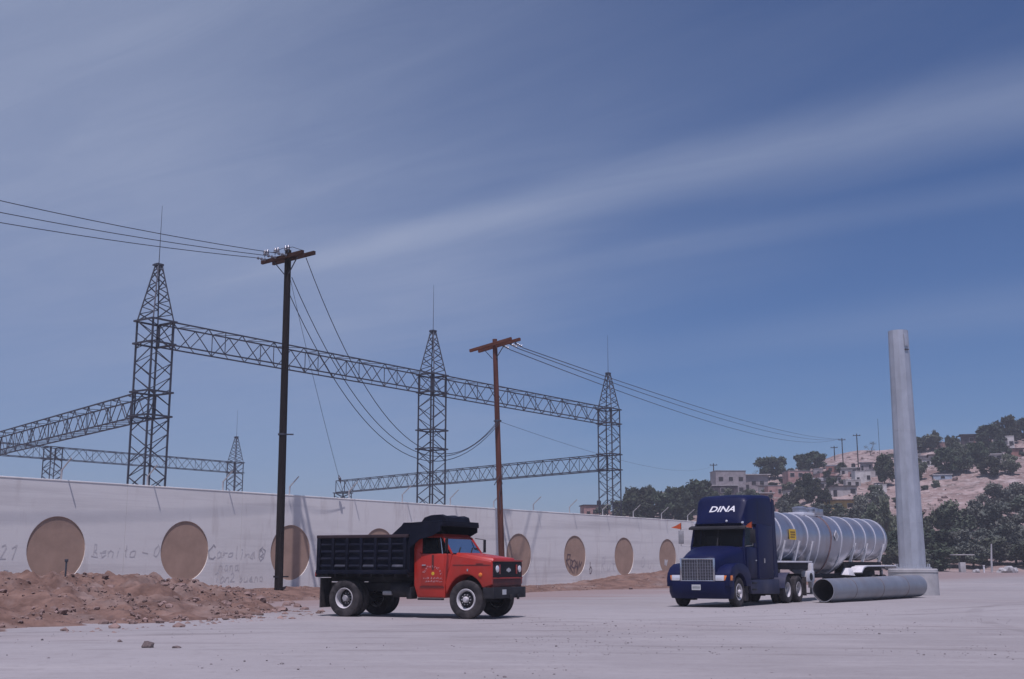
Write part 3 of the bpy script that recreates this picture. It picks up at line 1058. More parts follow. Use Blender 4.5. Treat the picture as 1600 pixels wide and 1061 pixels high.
MB().tube([(-0.16, -0.24, 4.2), (-0.2, -0.26, 5.2), (-0.05, -0.27, 5.7), (-0.17, -0.26, 6.2), (-0.5, -0.3, 5.6)], 0.03, 6).build('loose_cable', 'lattice', P2)


def catenary(name, a, b, sag, r, label, group=None, n=28):
    a, b = Vector(a), Vector(b)
    pts = []
    for i in range(n + 1):
        t = i / n
        p = a.lerp(b, t)
        p.z -= sag * 4 * t * (1 - t)
        pts.append(p - a)
    o = MB().tube(pts, r, 5).build(name, 'wire', None, loc=a)
    tag(o, label, 'cable', group)
    return o


def on1(d, dz=0.0, w_=0.0):
    return P1b + P1t + AX * d + Vector((0, 0, dz)) + WD * w_


def on2(d, dz=0.0, w_=0.0):
    return P2b + P2t + AX * d + Vector((0, 0, dz)) + WD * w_


for (d, sag, dz2, nm) in ((-1.15, 1.3, -0.95, 'lowest'), (-0.45, 1.3, -0.25, 'middle'), (0.25, 1.3, 0.55, 'highest')):
    a = on1(d, -0.37, -0.9)
    catenary('power_line', a, a - WD * 46 + Vector((0, 0, dz2 - 0.2)), sag, 0.017, '%s of three power lines running left from the near utility pole' % nm)
lb = ('upper slack cable hanging from near pole to reddish pole', 'middle slack cable hanging from near pole to reddish pole', 'lowest slack cable hanging from near pole to reddish pole')
for i, (d, dz, e, sag) in enumerate(((1.1, -0.5, -4.6, 4.5), (0.2, -1.3, -4.65, 4.3), (-0.1, -1.8, -4.7, 4.35))):
    catenary('slack_cable', on1(d, dz, 0.1), P2b + Vector((-0.33 + 0.05 * i, -0.2, 9.25 - 0.06 * i)), sag + 0.3, 0.019, lb[i])
catenary('guy_wire', on1(0.05, -1.2, 0.1), wall_pt(16.1, 0.1, WALL_H + 0.05), 0.25, 0.010, 'thin straight guy wire slanting from near pole down to the wall top')
gp = wall_pt(15.55, 0.35, 5.55)
g_ = (wall_pt(16.1, 0.1, WALL_H + 0.05) - on1(0.05, -1.2, 0.1)).normalized()
gbase = wall_pt(16.1, 0.1, WALL_H + 0.05) - g_ * 1.35
o = MB().tube([(0, 0, 0), g_ * 0.1, g_ * 0.12, g_ * 0.34, g_ * 0.36, g_ * 0.46], [0.02, 0.03, 0.075, 0.075, 0.03, 0.02], 8).build('strain_insulator', 'insulator', None, loc=gbase)
tag(o, 'small dark insulator on the guy wire above the wall', 'insulator')

# ------------------------------------------------------------------ substation gantries
BEAM_TOP, BEAM_BOT = 17.9, 16.3
LOW_TOP, LOW_BOT = 12.95, 11.3
TW = 1.72


def tower(name, x, y, label, detail=True, peak=True, top=BEAM_TOP, rz=None, dz=0.0):
    t = thing(name, label, 'lattice tower', (x, y, rise(y) + dz), WALL_ROT if rz is None else rz)
    h = TW / 2
    cs = [(-h, -h), (h, -h), (h, h), (-h, h)]
    for c in cs:
        member('leg', (c[0], c[1], -0.3), (c[0], c[1], top), 0.105, 'lattice', t)
    levels = [0.4 + (top - 0.4) / 9 * i for i in range(10)]
    mbs = []
    for k in range(4):
        a, b = cs[k], cs[(k + 1) % 4]
        fm = MB()
        for i in range(9):
            z0, z1 = levels[i], levels[i + 1]
            zm = (z0 + z1) / 2
            segs = [((*a, z0), (*b, zm)), ((*b, zm), (*a, z1))] if (i + k) % 2 else [((*b, z0), (*a, zm)), ((*a, zm), (*b, z1))]
            if k in (0, 3):
                segs += [((*b, z0 + 0.15), (*a, zm + 0.15))] if (i + k) % 2 else [((*a, z0 + 0.15), (*b, zm + 0.15))]
            for p, q in segs:
                if detail:
                    member('brace', p, q, 0.065, 'lattice', t, 0.045)
                else:
                    fm.bar(p, q, 0.07)
        rings = [z for z in (top - 0.02, BEAM_BOT, LOW_TOP, LOW_BOT) if z <= top]
        for z in rings:
            member('ring_beam', (*(Vector(a) * 1.18), z), (*(Vector(b) * 1.18), z), 0.12, 'lattice', t, 0.11)
        if not detail:
            fm.build('bracing_panel', 'lattice', t, smooth=False)
    if peak:
        pk = top + 4.0
        u = 0.16
        for c in cs:
            member('peak_leg', (c[0], c[1], top), (math.copysign(u, c[0]), math.copysign(u, c[1]), pk), 0.085, 'lattice', t)
        for k in range(4):
            a, b = cs[k], cs[(k + 1) % 4]
            fm = MB()
            for i in range(4):
                def at(c, f):
                    q = 1 - f * (1 - u / h)
                    return (c[0] * q, c[1] * q, top + 4.0 * f)
                f0, f1 = i / 4, (i + 1) / 4
                fmid = (f0 + f1) / 2
                for p, q in ((at(a, f0), at(b, fmid)), (at(b, fmid), at(a, f1))):
                    if detail:
                        member('peak_brace', p, q, 0.06, 'lattice', t)
                    else:
                        fm.bar(p, q, 0.06)
            if not detail:
                fm.build('peak_bracing', 'lattice', t, smooth=False)
        MB().box(-0.26, 0.26, -0.22, 0.22, pk - 0.05, pk + 0.1).box(-0.5, 0.1, -0.06, 0.06, pk - 0.12, pk - 0.03).build('peak_cap', 'lattice', t)
        MB().tube([(0, 0, pk), (0, 0, pk + 4.3)], [0.03, 0.012], 5).build('lightning_rod', 'lattice', t)
    return t


def beam(name, a, b, zb, zt, label, detail=True, width=1.45, bays=None, dz=0.0):
    a, b = Vector(a), Vector(b)
    d = b - a
    L = d.length
    rz = math.atan2(d.y, d.x)
    t = thing(name, label, 'lattice beam', (a.x, a.y, rise(a.y) + dz), rz)
    slope = (rise(b.y) - rise(a.y)) / L
    hw = width / 2
    n = bays or int(round(L / 1.55))

    def P(x, y, z):
        return Vector((x, y, z + slope * x))
    for y in (-hw, hw):
        for z in (zb, zt):
            member('chord', P(0, y, z), P(L, y, z), 0.092, 'lattice', t)
    fm = MB()

    def put(nm, p, q, w_):
        if detail:
            member(nm, p, q, w_, 'lattice', t)
        else:
            fm.bar(p, q, w_)
    for i in range(n):
        x0, x1 = L * i / n, L * (i + 1) / n
        for y in (-hw, hw):
            if i % 2:
                put('diagonal', P(x0, y, zb), P(x1, y, zt), 0.052)
            else:
                put('diagonal', P(x0, y, zt), P(x1, y, zb), 0.052)
            if i % 3 == 0:
                put('upright', P(x0, y, zb), P(x0, y, zt), 0.045)
        put('cross_strut', P(x0, -hw, zb), P(x1, hw, zb), 0.042)
        if i % 2:
            put('cross_strut', P(x0, -hw, zt), P(x0, hw, zt), 0.042)
            put('cross_strut', P(x0, hw, zt), P(x1, -hw, zt), 0.04)
    for x in (0.0, L):
        for z in (zb, zt):
            put('cross_strut', P(x, -hw, z), P(x, hw, z), 0.09)
        for y in (-hw, hw):
            put('upright', P(x, y, zb), P(x, y, zt), 0.09)
    if not detail:
        fm.build('bracing', 'lattice', t, smooth=False)
    return t


T1 = Vector((-24.6, 80.0, 0))
SP = 30.05
T2 = T1 + WD * SP
T3 = T1 + WD * SP * 2.012
tower('lattice_tower', T1.x, T1.y, 'nearest and tallest-looking lattice tower with peak, behind the wall at left')
tower('lattice_tower', T2.x, T2.y, 'middle lattice tower with peak, between the two utility poles')
tower('lattice_tower', T3.x, T3.y, 'lattice tower with peak nearest the hillside houses')
g1 = WD * (TW / 2 + 0.05)
beam('lattice_beam', T1 + g1, T2 - g1, BEAM_BOT, BEAM_TOP, 'high lattice beam from the left tower to the middle tower')
beam('lattice_beam', T2 + g1, T3 - g1, BEAM_BOT, BEAM_TOP, 'high lattice beam from the middle tower to the hillside tower')
LD = Vector((-0.622, 0.783, 0))
END1 = T1 + LD * 62
beam('lattice_beam', T1 + LD * 1.05, END1 - LD * 1.05, LOW_BOT, LOW_TOP, 'lower lattice beam running off the left edge from the nearest tower')
tower('lattice_tower', END1.x, END1.y, 'lattice tower standing out of view beyond the left edge', False)
END3 = T3 + LD * 57.5
beam('lattice_beam', T3 + LD * 1.05, END3, LOW_BOT, LOW_TOP, 'lower lattice beam between reddish pole and wall, from hillside tower leftwards')
tower('lattice_column', END3.x + 0.5, END3.y - 0.6, 'short lattice column under the left end of the lower beam', False, False, LOW_BOT - 0.1)
T5 = Vector((-43.4, 186.0, 0))
T4 = T5 - WD * 32.0
T6 = T4 - WD * 32.0
tower('lattice_tower', T5.x, T5.y, 'small far lattice tower with peak just left of the black utility pole', False, dz=-1.3)
tower('lattice_tower', T4.x, T4.y, 'small far lattice column below the lower beam at the left edge', False, False, dz=-1.3)
tower('lattice_tower', T6.x, T6.y, 'far lattice tower hidden beyond the left edge', False, dz=-1.3)
beam('lattice_beam', T4 + g1, T5 - g1, BEAM_BOT, BEAM_TOP, 'far lattice beam just above the wall between the two far towers', False, dz=-1.3)
beam('lattice_beam', T6 + g1, T4 - g1, BEAM_BOT, BEAM_TOP, 'far lattice beam running off the left edge from the far column', False, dz=-1.3)

# ------------------------------------------------------------------ wheels
TYRE = [(.29, -.105), (.33, -.125), (.40, -.14), (.47, -.137), (.508, -.122), (.525, -.095), (.525, -.05), (.512, -.045), (.512, -.03), (.525, -.025),
        (.525, .025), (.512, .03), (.512, .045), (.525, .05), (.525, .095), (.508, .122), (.47, .137), (.40, .14), (.33, .125), (.29, .105)]
WM = {}


def wheel_meshes():
    WM['tyre'] = MB().lathe(TYRE, 40, 'y', closed=True).mesh('tyre', 'rubber')
    # front rim: bowl standing out, pierced disc; local -y is outwards
    WM['rim_front'] = MB().lathe([(.30, .10), (.295, -.02), (.30, -.105), (.285, -.128), (.245, -.11), (.235, -.06), (.225, -.03)], 32).mesh('rim', 'rim_white')
    d = MB().lathe([(.226, -.03), (.16, -.075), (.11, -.085), (.0, -.085)], 32)
    WM['disc_front'] = d.mesh('wheel_disc', 'black')
    WM['hub_front'] = MB().lathe([(.085, -.08), (.085, -.15), (.06, -.19), (.0, -.195)], 16).mesh('hub', 'rim_white')
    WM['rim_rear'] = MB().lathe([(.30, .10), (.285, .08), (.27, -.06), (.30, -.10), (.288, -.125), (.262, -.105), (.25, .09)], 32).mesh('rim', 'rim_white')
    WM['disc_rear'] = MB().lathe([(.252, .09), (.14, .075), (.0, .075)], 32).mesh('wheel_disc', 'black')
    WM['hub_rear'] = MB().lathe([(.10, .08), (.095, -.04), (.075, -.085), (.0, -.09)], 16).mesh('hub', 'rim_grey')
    WM['nut'] = MB().lathe([(.018, 0), (.018, -.035), (0, -.035)], 6).mesh('lug_nut', 'rim_grey')
    WM['hole'] = MB().lathe([(.03, 0), (.001, -.004)], 10).mesh('hand_hole', 'dark')


wheel_meshes()


def wheel(parent, x, y, kind, z=0.525, dual=False, rim='white', steer=0.0):
    """kind front or rear; y < 0 faces the right side of the vehicle"""
    w_ = link('wheel', None, parent, (x, y, z))
    w_.empty_display_size = 0.1
    w_.rotation_euler = (0, 0, (0 if y < 0 else math.pi) + steer)
    link('tyre', WM['tyre'], w_)
    link('rim', WM['rim_' + kind], w_)
    link('wheel_disc', WM['disc_' + kind], w_)
    link('hub', WM['hub_' + kind], w_)
    if kind == 'front':
        for i in range(10):
            a = i * 0.6283
            link('lug_nut', WM['nut'], w_, (0.135 * math.cos(a), -0.078, 0.135 * math.sin(a)))
        for i in range(5):
            a = i * 1.2566 + 0.3
            link('hand_hole', WM['hole'], w_, (0.195 * math.cos(a), -0.058, 0.195 * math.sin(a)))
    else:
        for i in range(10):
            a = i * 0.6283
            link('lug_nut', WM['nut'], w_, (0.145 * math.cos(a), 0.07, 0.145 * math.sin(a)))
    if dual:
        link('tyre', WM['tyre'], w_, (0, 0.33, 0), 'inner tyre of the dual pair')
        link('rim', WM['rim_rear'], w_, (0, 0.33, 0))
    return w_


def text_mesh(body, size, depth, shear=0.0, sx=1.0, mat='letter', bold=0.0):
    cu_ = bpy.data.curves.new('lettering', 'FONT')
    cu_.body = body
    cu_.size = size
    cu_.extrude = depth
    cu_.shear = shear
    cu_.offset = bold
    cu_.align_x = 'CENTER'
    cu_.resolution_u = 3
    ob = bpy.data.objects.new('lettering_source', cu_)
    COL.objects.link(ob)
    dg = bpy.context.evaluated_depsgraph_get()
    dg.update()
    me_ = bpy.data.meshes.new_from_object(ob.evaluated_get(dg))
    bpy.data.objects.remove(ob)
    me_.transform(Matrix.Diagonal((sx, 1, 1, 1)))
    me_.materials.clear()
    me_.materials.append(M[mat])
    return me_


# ------------------------------------------------------------------ red dump truck
def dump_truck():
    t = thing('dump_truck', 'red dump truck with black ribbed bed and cab shield', 'dump truck', (-0.84, 34.44, 0.0), math.radians(-25.5))
    WB = 3.92
    # chassis
    ch = MB()
    for sd in (-1, 1):
        ch.box(-5.0, 0.7, sd * 0.42 - 0.05, sd * 0.42 + 0.05, 0.72, 0.96)
    for x in (-4.9, -3.0, -2.0, -1.0, 0.4):
        ch.box(x - 0.06, x + 0.06, -0.37, 0.37, 0.76, 0.92)
    ch.build('chassis', 'black', t, 0.008)
    MB().box(-1.5, 0.55, -0.36, 0.36, 0.62, 1.35).build('engine', 'dark', t, 0.05)
    MB().tube([(0, -0.95, 0.5), (0, 0.95, 0.5)], 0.07, 10).build('axle', 'black', t)
    MB().tube([(-WB, -0.9, 0.525), (-WB, -0.25, 0.525), (-WB, -0.2, 0.525), (-WB, 0.2, 0.525), (-WB, 0.25, 0.525), (-WB, 0.9, 0.525)], [0.09, 0.1, 0.24, 0.24, 0.1, 0.09], 14).build('axle', 'black', t)
    MB().tube([(-1.4, 0, 0.7), (-WB, 0, 0.55)], 0.05, 8).build('drive_shaft', 'black', t)
    MB().tube([(-2.5, -0.72, 0.78), (-1.85, -0.72, 0.78)], 0.22, 16).build('fuel_tank', 'black', t)
    MB().box(-1.95, -1.78, -0.95, -0.6, 0.52, 0.86).build('step_box', 'black', t, 0.02)
    MB().box(-2.75, -2.45, -0.95, -0.62, 0.62, 0.74).build('air_tank', 'rim_grey', t, 0.03)
    for sd in (-1, 1):
        wheel(t, 0, sd * 0.90, 'front')
        wheel(t, -WB, sd * 1.03, 'rear', dual=True)
    # mudflaps
    for sd in (-1, 1):
        box(-4.74, -4.71, sd * 0.9 - 0.28, sd * 0.9 + 0.28, 0.25, 1.1).build('mudflap', 'rubber', t)
    # nose: fenders and hood in one clip, arches cut through
    arch = [(0.66 * math.cos(a) * 0.88 - 0.02, 0.53 + 0.68 * math.sin(a)) for a in [math.radians(28 + i * 13.5) for i in range(10)]]
    prof = [(0.76, 1.58), (0.79, 1.5), (0.79, 0.93), (0.60, 0.86)] + arch + [(-0.64, 0.66), (-0.67, 1.0), (-0.45, 1.76)]
    # tapered by splitting into hexa-like prism with a crowned top
    mb = MB().prism(prof, -1.0, 1.0)
    mb.build('fender_clip', 'red', t, 0.035, 3)
    MB().hexa([(-0.46, -0.82, 1.70), (0.72, -0.74, 1.55), (0.72, 0.74, 1.55), (-0.46, 0.82, 1.70),
               (-0.44, -0.76, 1.815), (0.68, -0.66, 1.665), (0.68, 0.66, 1.665), (-0.44, 0.76, 1.815)]).build('hood', 'red', t, 0.03, 3)
    MB().box(0.30, 0.52, -1.012, -0.99, 1.49, 1.51).box(-0.43, 0.76, -1.008, -0.99, 1.455, 1.475).build('trim_strip', 'red_dark', t)
    for sd in (-1, 1):
        MB().lathe([(0.0, -0.05), (0.05, -0.024), (0.06, 0.0)], 12, 'y', (0.44, sd * 1.0 - (0.0 if sd < 0 else -0.05), 1.20)).build('side_marker', 'amber', t)
        MB().box(0.02, 0.06, sd * 1.0 - 0.015, sd * 1.0 + 0.015, 1.3, 1.36).build('hood_latch', 'chrome', t)
    # cab shell below the belt line
    MB().prism([(-0.46, 1.78), (-0.68, 0.98), (-0.69, 0.56), (-1.58, 0.56), (-1.70, 0.90), (-1.72, 1.96), (-1.58, 1.96), (-1.50, 1.79)], -0.955, 0.955).build('cab_body', 'red', t, 0.03, 3)
    for sd in (-1, 1):
        d = MB().prism([(-0.70, 1.775), (-0.76, 0.90), (-1.46, 0.90), (-1.48, 1.775)], sd * 0.958 - 0.012, sd * 0.958 + 0.012).build('door', 'red', t, 0.008)
        MB().box(-1.43, -1.30, sd * 0.985 - 0.012, sd * 0.985 + 0.012, 1.45, 1.48).build('handle', 'chrome', d)
        MB().box(-1.5, -0.72, sd * 0.962 - 0.012, sd * 0.962 + 0.012, 0.845, 0.875).build('sill_trim', 'red_dark', t)
        MB().box(-1.55, -0.75, sd * 0.95 - 0.06, sd * 0.95 + 0.06, 0.5, 0.552).build('running_board', 'black', t, 0.01)
        # pillars
        MB().hexa([(-0.52, sd * 0.93 - 0.03, 1.77), (-0.46, sd * 0.93 - 0.03, 1.77), (-0.46, sd * 0.93 + 0.03, 1.77), (-0.52, sd * 0.93 + 0.03, 1.77),
                   (-0.86, sd * 0.86 - 0.03, 2.26), (-0.79, sd * 0.86 - 0.03, 2.26), (-0.79, sd * 0.86 + 0.03, 2.26), (-0.86, sd * 0.86 + 0.03, 2.26)]).build('windscreen_pillar', 'red', t, 0.01)
        MB().hexa([(-1.70, sd * 0.93 - 0.03, 1.93), (-1.44, sd * 0.93 - 0.03, 1.79), (-1.44, sd * 0.93 + 0.03, 1.79), (-1.70, sd * 0.93 + 0.03, 1.93),
                   (-1.68, sd * 0.87 - 0.03, 2.27), (-1.48, sd * 0.87 - 0.03, 2.27), (-1.48, sd * 0.87 + 0.03, 2.27), (-1.68, sd * 0.87 + 0.03, 2.27)]).build('rear_pillar', 'red', t, 0.01)
        MB().hexa([(-0.80, sd * 0.94 - 0.008, 1.78), (-0.78, sd * 0.94 - 0.008, 1.78), (-0.78, sd * 0.94 + 0.008, 1.78), (-0.80, sd * 0.94 + 0.008, 1.78),
                   (-0.90, sd * 0.88 - 0.008, 2.24), (-0.88, sd * 0.88 - 0.008, 2.24), (-0.88, sd * 0.88 + 0.008, 2.24), (-0.90, sd * 0.88 + 0.008, 2.24)]).build('vent_post', 'chrome', t)
        MB().add([(-0.56, sd * 0.935, 1.785), (-1.44, sd * 0.935, 1.785), (-1.48, sd * 0.875, 2.25), (-0.86, sd * 0.875, 2.25)], [(0, 1, 2, 3)]).build('side_window', 'pane_shaded' if sd < 0 else 'pane', t)
        # west coast mirror
        mm = MB().tube([(-0.62, sd * 0.95, 1.82), (-0.5, sd * 1.18, 1.84), (-0.5, sd * 1.18, 2.2), (-0.72, sd * 0.93, 2.24)], 0.012, 6).build('mirror_bracket', 'black', t)
        MB().box(-0.55, -0.52, sd * 1.18 - 0.07, sd * 1.18 + 0.07, 1.84, 2.2).build('mirror', 'black', mm, 0.01)
    MB().hexa([(-1.70, -0.9, 2.24), (-0.76, -0.9, 2.24), (-0.76, 0.9, 2.24), (-1.70, 0.9, 2.24),
               (-1.62, -0.80, 2.34), (-0.90, -0.80, 2.345), (-0.90, 0.80, 2.345), (-1.62, 0.80, 2.34)]).build('cab_roof', 'red', t, 0.025, 3)
    MB().add([(-0.49, -0.89, 1.79), (-0.49, 0.89, 1.79), (-0.815, 0.83, 2.245), (-0.815, -0.83, 2.245)], [(0, 1, 2, 3)]).build('windscreen', 'pane', t)
    MB().bar((-0.484, -0.9, 1.785), (-0.484, 0.9, 1.785), 0.03).bar((-0.81, -0.84, 2.25), (-0.81, 0.84, 2.25), 0.03).build('windscreen_seal', 'black', t)
    for y0 in (-0.55, 0.2):
        MB().tube([(-0.47, y0, 1.79), (-0.6, y0 + 0.35, 1.97)], 0.012, 5).build('wiper', 'black', t)
    # back wall of the cab with a rear window gap
    MB().box(-1.71, -1.68, -0.86, -0.45, 1.95, 2.25).box(-1.71, -1.68, 0.45, 0.86, 1.95, 2.25).build('cab_back', 'red', t)
    MB().box(-1.55, -1.25, -0.85, 0.85, 1.35, 1.95).box(-1.25, -0.85, -0.85, 0.85, 1.3, 1.42).build('seat', 'interior', t, 0.05)
    MB().box(-0.8, -0.5, -0.85, 0.85, 1.55, 1.80).build('dashboard', 'interior', t, 0.04)
    sw = MB()
    ring = [(-0.86 + 0.05 * math.sin(a), 0.4 + 0.2 * math.cos(a), 1.86 + 0.17 * math.sin(a)) for a in [i * 6.2832 / 20 for i in range(21)]]
    sw.tube(ring, 0.014, 6).tube([(-0.7, 0.4, 1.72), (-0.86, 0.4, 1.86)], 0.02, 6).tube([(-0.87, 0.21, 1.85), (-0.85, 0.59, 1.86)], 0.012, 5)
    sw.build('steering_wheel', 'black', t)
    # front
    g = MB().box(0.78, 0.80, -0.93, 0.93, 1.12, 1.575).build('grille', 'dark', t, 0.004)
    for i in range(6):
        box(0.80, 0.812, -0.5, 0.5, 1.17 + i * 0.065, 1.18 + i * 0.065).build('grille_bar', 'black', g)
    MB().box(0.795, 0.82, -0.95, 0.95, 1.56, 1.60).box(0.795, 0.82, -0.95, 0.95, 1.09, 1.125).build('grille_frame', 'red', t, 0.006)
    for sd in (-1, 1):
        MB().box(0.79, 0.822, sd * 0.72 - 0.14, sd * 0.72 + 0.14, 1.2, 1.5).build('headlight_bezel', 'dark', t, 0.01)
        MB().lathe([(0.0, 0.05), (0.06, 0.045), (0.095, 0.02), (0.1, 0.0)], 18, 'x', (0.815, sd * 0.72, 1.36)).build('headlight', 'lamp', t)
        MB().box(0.80, 0.826, sd * 0.55 - 0.035, sd * 0.55 + 0.035, 1.22, 1.48).build('turn_lamp', 'taillamp', t, 0.008)
    bow = [(-0.14, -0.035), (-0.05, -0.035), (-0.05, -0.06), (0.05, -0.06), (0.05, -0.035), (0.14, -0.035), (0.12, 0.035), (0.05, 0.035), (0.05, 0.06), (-0.05, 0.06), (-0.05, 0.035), (-0.12, 0.035)]
    MB().prism([(y, z + 1.33) for y, z in bow], 0.812, 0.83, 'x').build('grille_emblem', 'chrome', t, label='pale metal bow-shaped emblem in the grille centre')
    MB().box(0.74, 0.80, -0.9, 0.9, 0.86, 1.085).build('valance', 'red_dark', t, 0.01)
    MB().prism([(0.93, -0.75), (0.88, -1.03), (0.55, -1.06), (0.55, -1.01), (0.82, -0.98), (0.85, -0.75), (0.85, 0.75), (0.82, 0.98), (0.55, 1.01), (0.55, 1.06), (0.88, 1.03), (0.93, 0.75)], 0.56, 0.86, 'z').build('bumper', 'black', t, 0.015)
    MB().box(0.932, 0.94, -0.62, -0.38, 0.66, 0.8).build('licence_plate', 'plate', t)
    MB().box(0.93, 0.99, -0.15, -0.08, 0.52, 0.66).box(0.93, 0.99, 0.3, 0.37, 0.52, 0.66).build('tow_hook', 'black', t, 0.01)
    # lettering on the door: a worn arched line, an emblem and two short lines
    lr = random.Random(5)
    lm = MB()
    for i in range(11):
        a = math.radians(155 - i * 13)
        x, z = -1.10 + 0.30 * math.cos(a), 1.12 + 0.30 * math.sin(a)
        tx = Vector((math.cos(a - 1.5708), math.sin(a - 1.5708)))
        nx = Vector((math.cos(a), math.sin(a)))
        for seg in range(lr.choice((2, 3))):
            p = Vector((x, z)) + tx * lr.uniform(-0.022, 0.022) + nx * lr.uniform(-0.03, 0.03)
            q = p + (nx if lr.random() < 0.6 else tx) * lr.uniform(0.025, 0.05)
            lm.bar((p.x, -0.974, p.y), (q.x, -0.974, q.y), 0.013, 0.004)
    for row, z in ((0, 1.07), (1, 0.985)):
        x = -1.38 + 0.05 * row
        while x < -0.82:
            for seg in range(2):
                p = Vector((x + lr.uniform(0, 0.03), z + lr.uniform(0, 0.03)))
                q = p + (Vector((0, 1)) if lr.random() < 0.6 else Vector((1, 0.2))) * lr.uniform(0.03, 0.05)
                lm.bar((p.x, -0.974, p.y), (q.x, -0.974, q.y), 0.012, 0.004)
            x += 0.05
    lm.build('door_lettering', 'door_letter', t, smooth=False, label='worn arched white lettering on the red door')
    MB().lathe([(0.0, -0.006), (0.045, -0.004), (0.05, 0.0)], 12, 'y', (-1.08, -0.971, 1.23)).build('door_emblem', 'yellow', t, label='small round yellow emblem amid the door lettering')
    box(-1.12, -1.05, -0.976, -0.971, 1.33, 1.75).build('door_stripe', 'red_dark', t)
    # dump bed
    X0, X1 = -4.88, -1.80
    ZF, ZT = 1.26, 2.24
    MB().box(X0, X1, -1.12, 1.12, ZF, ZF + 0.08).build('bed_floor', 'bed', t)
    sub = MB()
    for sd in (-1, 1):
        sub.box(X0 + 0.05, X1, sd * 0.42 - 0.06, sd * 0.42 + 0.06, 0.99, ZF)
    for i in range(8):
        sub.box(X0 + 0.15 + i * 0.41, X0 + 0.22 + i * 0.41, -1.1, 1.1, ZF - 0.12, ZF)
    sub.build('bed_subframe', 'black', t)
    for sd in (-1, 1):
        side = MB().box(X0, X1, sd * 1.13 - 0.02, sd * 1.13 + 0.02, ZF, ZT).build('bed_side', 'bed', t)
        MB().box(X0, X1 + 0.02, sd * 1.15 - 0.07, sd * 1.15 + 0.07, ZT, ZT + 0.09).build('top_rail', 'bed_rail' if sd < 0 else 'bed', side, 0.01)
        MB().box(X0, X1 + 0.02, sd * 1.17 - 0.06, sd * 1.17 + 0.06, ZF - 0.05, ZF + 0.07).build('bottom_rail', 'bed', side, 0.01)
        ns = 6
        for i in range(ns + 1):
            x = X0 + 0.08 + (X1 - X0 - 0.16) * i / ns
            MB().box(x - 0.045, x + 0.045, sd * 1.185 - 0.035, sd * 1.185 + 0.035, ZF + 0.07, ZT).build('stake', 'bed', side, 0.01)
        for i in range(ns):
            xa = X0 + 0.08 + (X1 - X0 - 0.16) * i / ns + 0.06
            xb = X0 + 0.08 + (X1 - X0 - 0.16) * (i + 1) / ns - 0.06
            for k in range(4):
                z = ZF + 0.15 + k * 0.205
                y = sd * 1.15
                q = sd * 0.045
                MB().hexa([(xa, y, z), (xb, y, z), (xb, y + q, z), (xa, y + q, z), (xa, y, z + 0.07), (xb, y, z + 0.07), (xb, y + q, z + 0.03), (xa, y + q, z + 0.03)]).build('side_rib', 'bed_rib' if k == 0 and i % 2 else 'bed', side)
        MB().prism([(X1 - 0.55, ZT + 0.08), (X1 + 0.06, ZT + 0.08), (X1 + 0.06, 2.66), (X1 - 0.16, 2.66), (X1 - 0.22, 2.58)], sd * 1.13 - 0.02, sd * 1.13 + 0.02).build('shield_gusset', 'bed', t)
        MB().box(X0 - 0.1, X0, sd * 0.95 - 0.16, sd * 0.95 + 0.16, 1.13, 1.27).build('tail_lamp', 'taillamp', t, 0.01)
    MB().box(X0 - 0.05, X0, -1.13, 1.13, ZF - 0.02, ZT + 0.02).build('tailgate', 'bed', t, 0.01)
    MB().box(X0 - 0.04, X0 + 0.4, -1.15, 1.15, 1.12, 1.2).build('rear_sill', 'black', t, 0.01)
    MB().box(X1 - 0.02, X1 + 0.05, -1.13, 1.13, ZF, 2.64).build('headboard', 'bed', t)
    for y in (-0.75, -0.25, 0.25, 0.75):
        MB().box(X1 + 0.05, X1 + 0.10, y - 0.04, y + 0.04, ZF, 2.6).build('headboard_rib', 'bed', t)
    MB().hexa([(X1 - 0.1, -1.15, 2.60), (-0.72, -1.15, 2.66), (-0.72, 1.15, 2.66), (X1 - 0.1, 1.15, 2.60),
               (X1 - 0.1, -1.15, 2.65), (-0.72, -1.15, 2.71), (-0.72, 1.15, 2.71), (X1 - 0.1, 1.15, 2.65)]).build('cab_shield', 'bed', t, 0.01)
    MB().box(-0.76, -0.71, -1.15, 1.15, 2.55, 2.66).build('shield_lip', 'bed', t, 0.008)
    for sd in (-1, 1):
        MB().prism([(X1 + 0.06, 2.64), (-0.76, 2.655), (-0.76, 2.42), (-1.05, 2.27), (-1.45, 2.18), (X1 + 0.06, 1.95)], sd * 1.13 - 0.02, sd * 1.13 + 0.02).build('shield_flange', 'bed', t)
    tarp = []
    for i in range(9):
        f = i / 8
        y = -0.75 + 1.5 * f
        zt = 0.20 + 0.02 * math.sin(i * 1.7)
        tarp.append([(-1.62, y, 2.66), (-1.5, y, 2.66 + zt * 0.75), (-1.3, y, 2.67 + zt), (-1.0, y, 2.68 + zt), (-0.84, y, 2.68 + zt * 0.75), (-0.80, y, 2.70)])
    MB().loft(tarp).build('tarp_roll', 'bed', t)
    MB().tube([(-2.4, 0, 0.95), (-2.6, 0, ZF)], 0.09, 10).build('hoist_ram', 'black', t)
    return t


dump_truck()


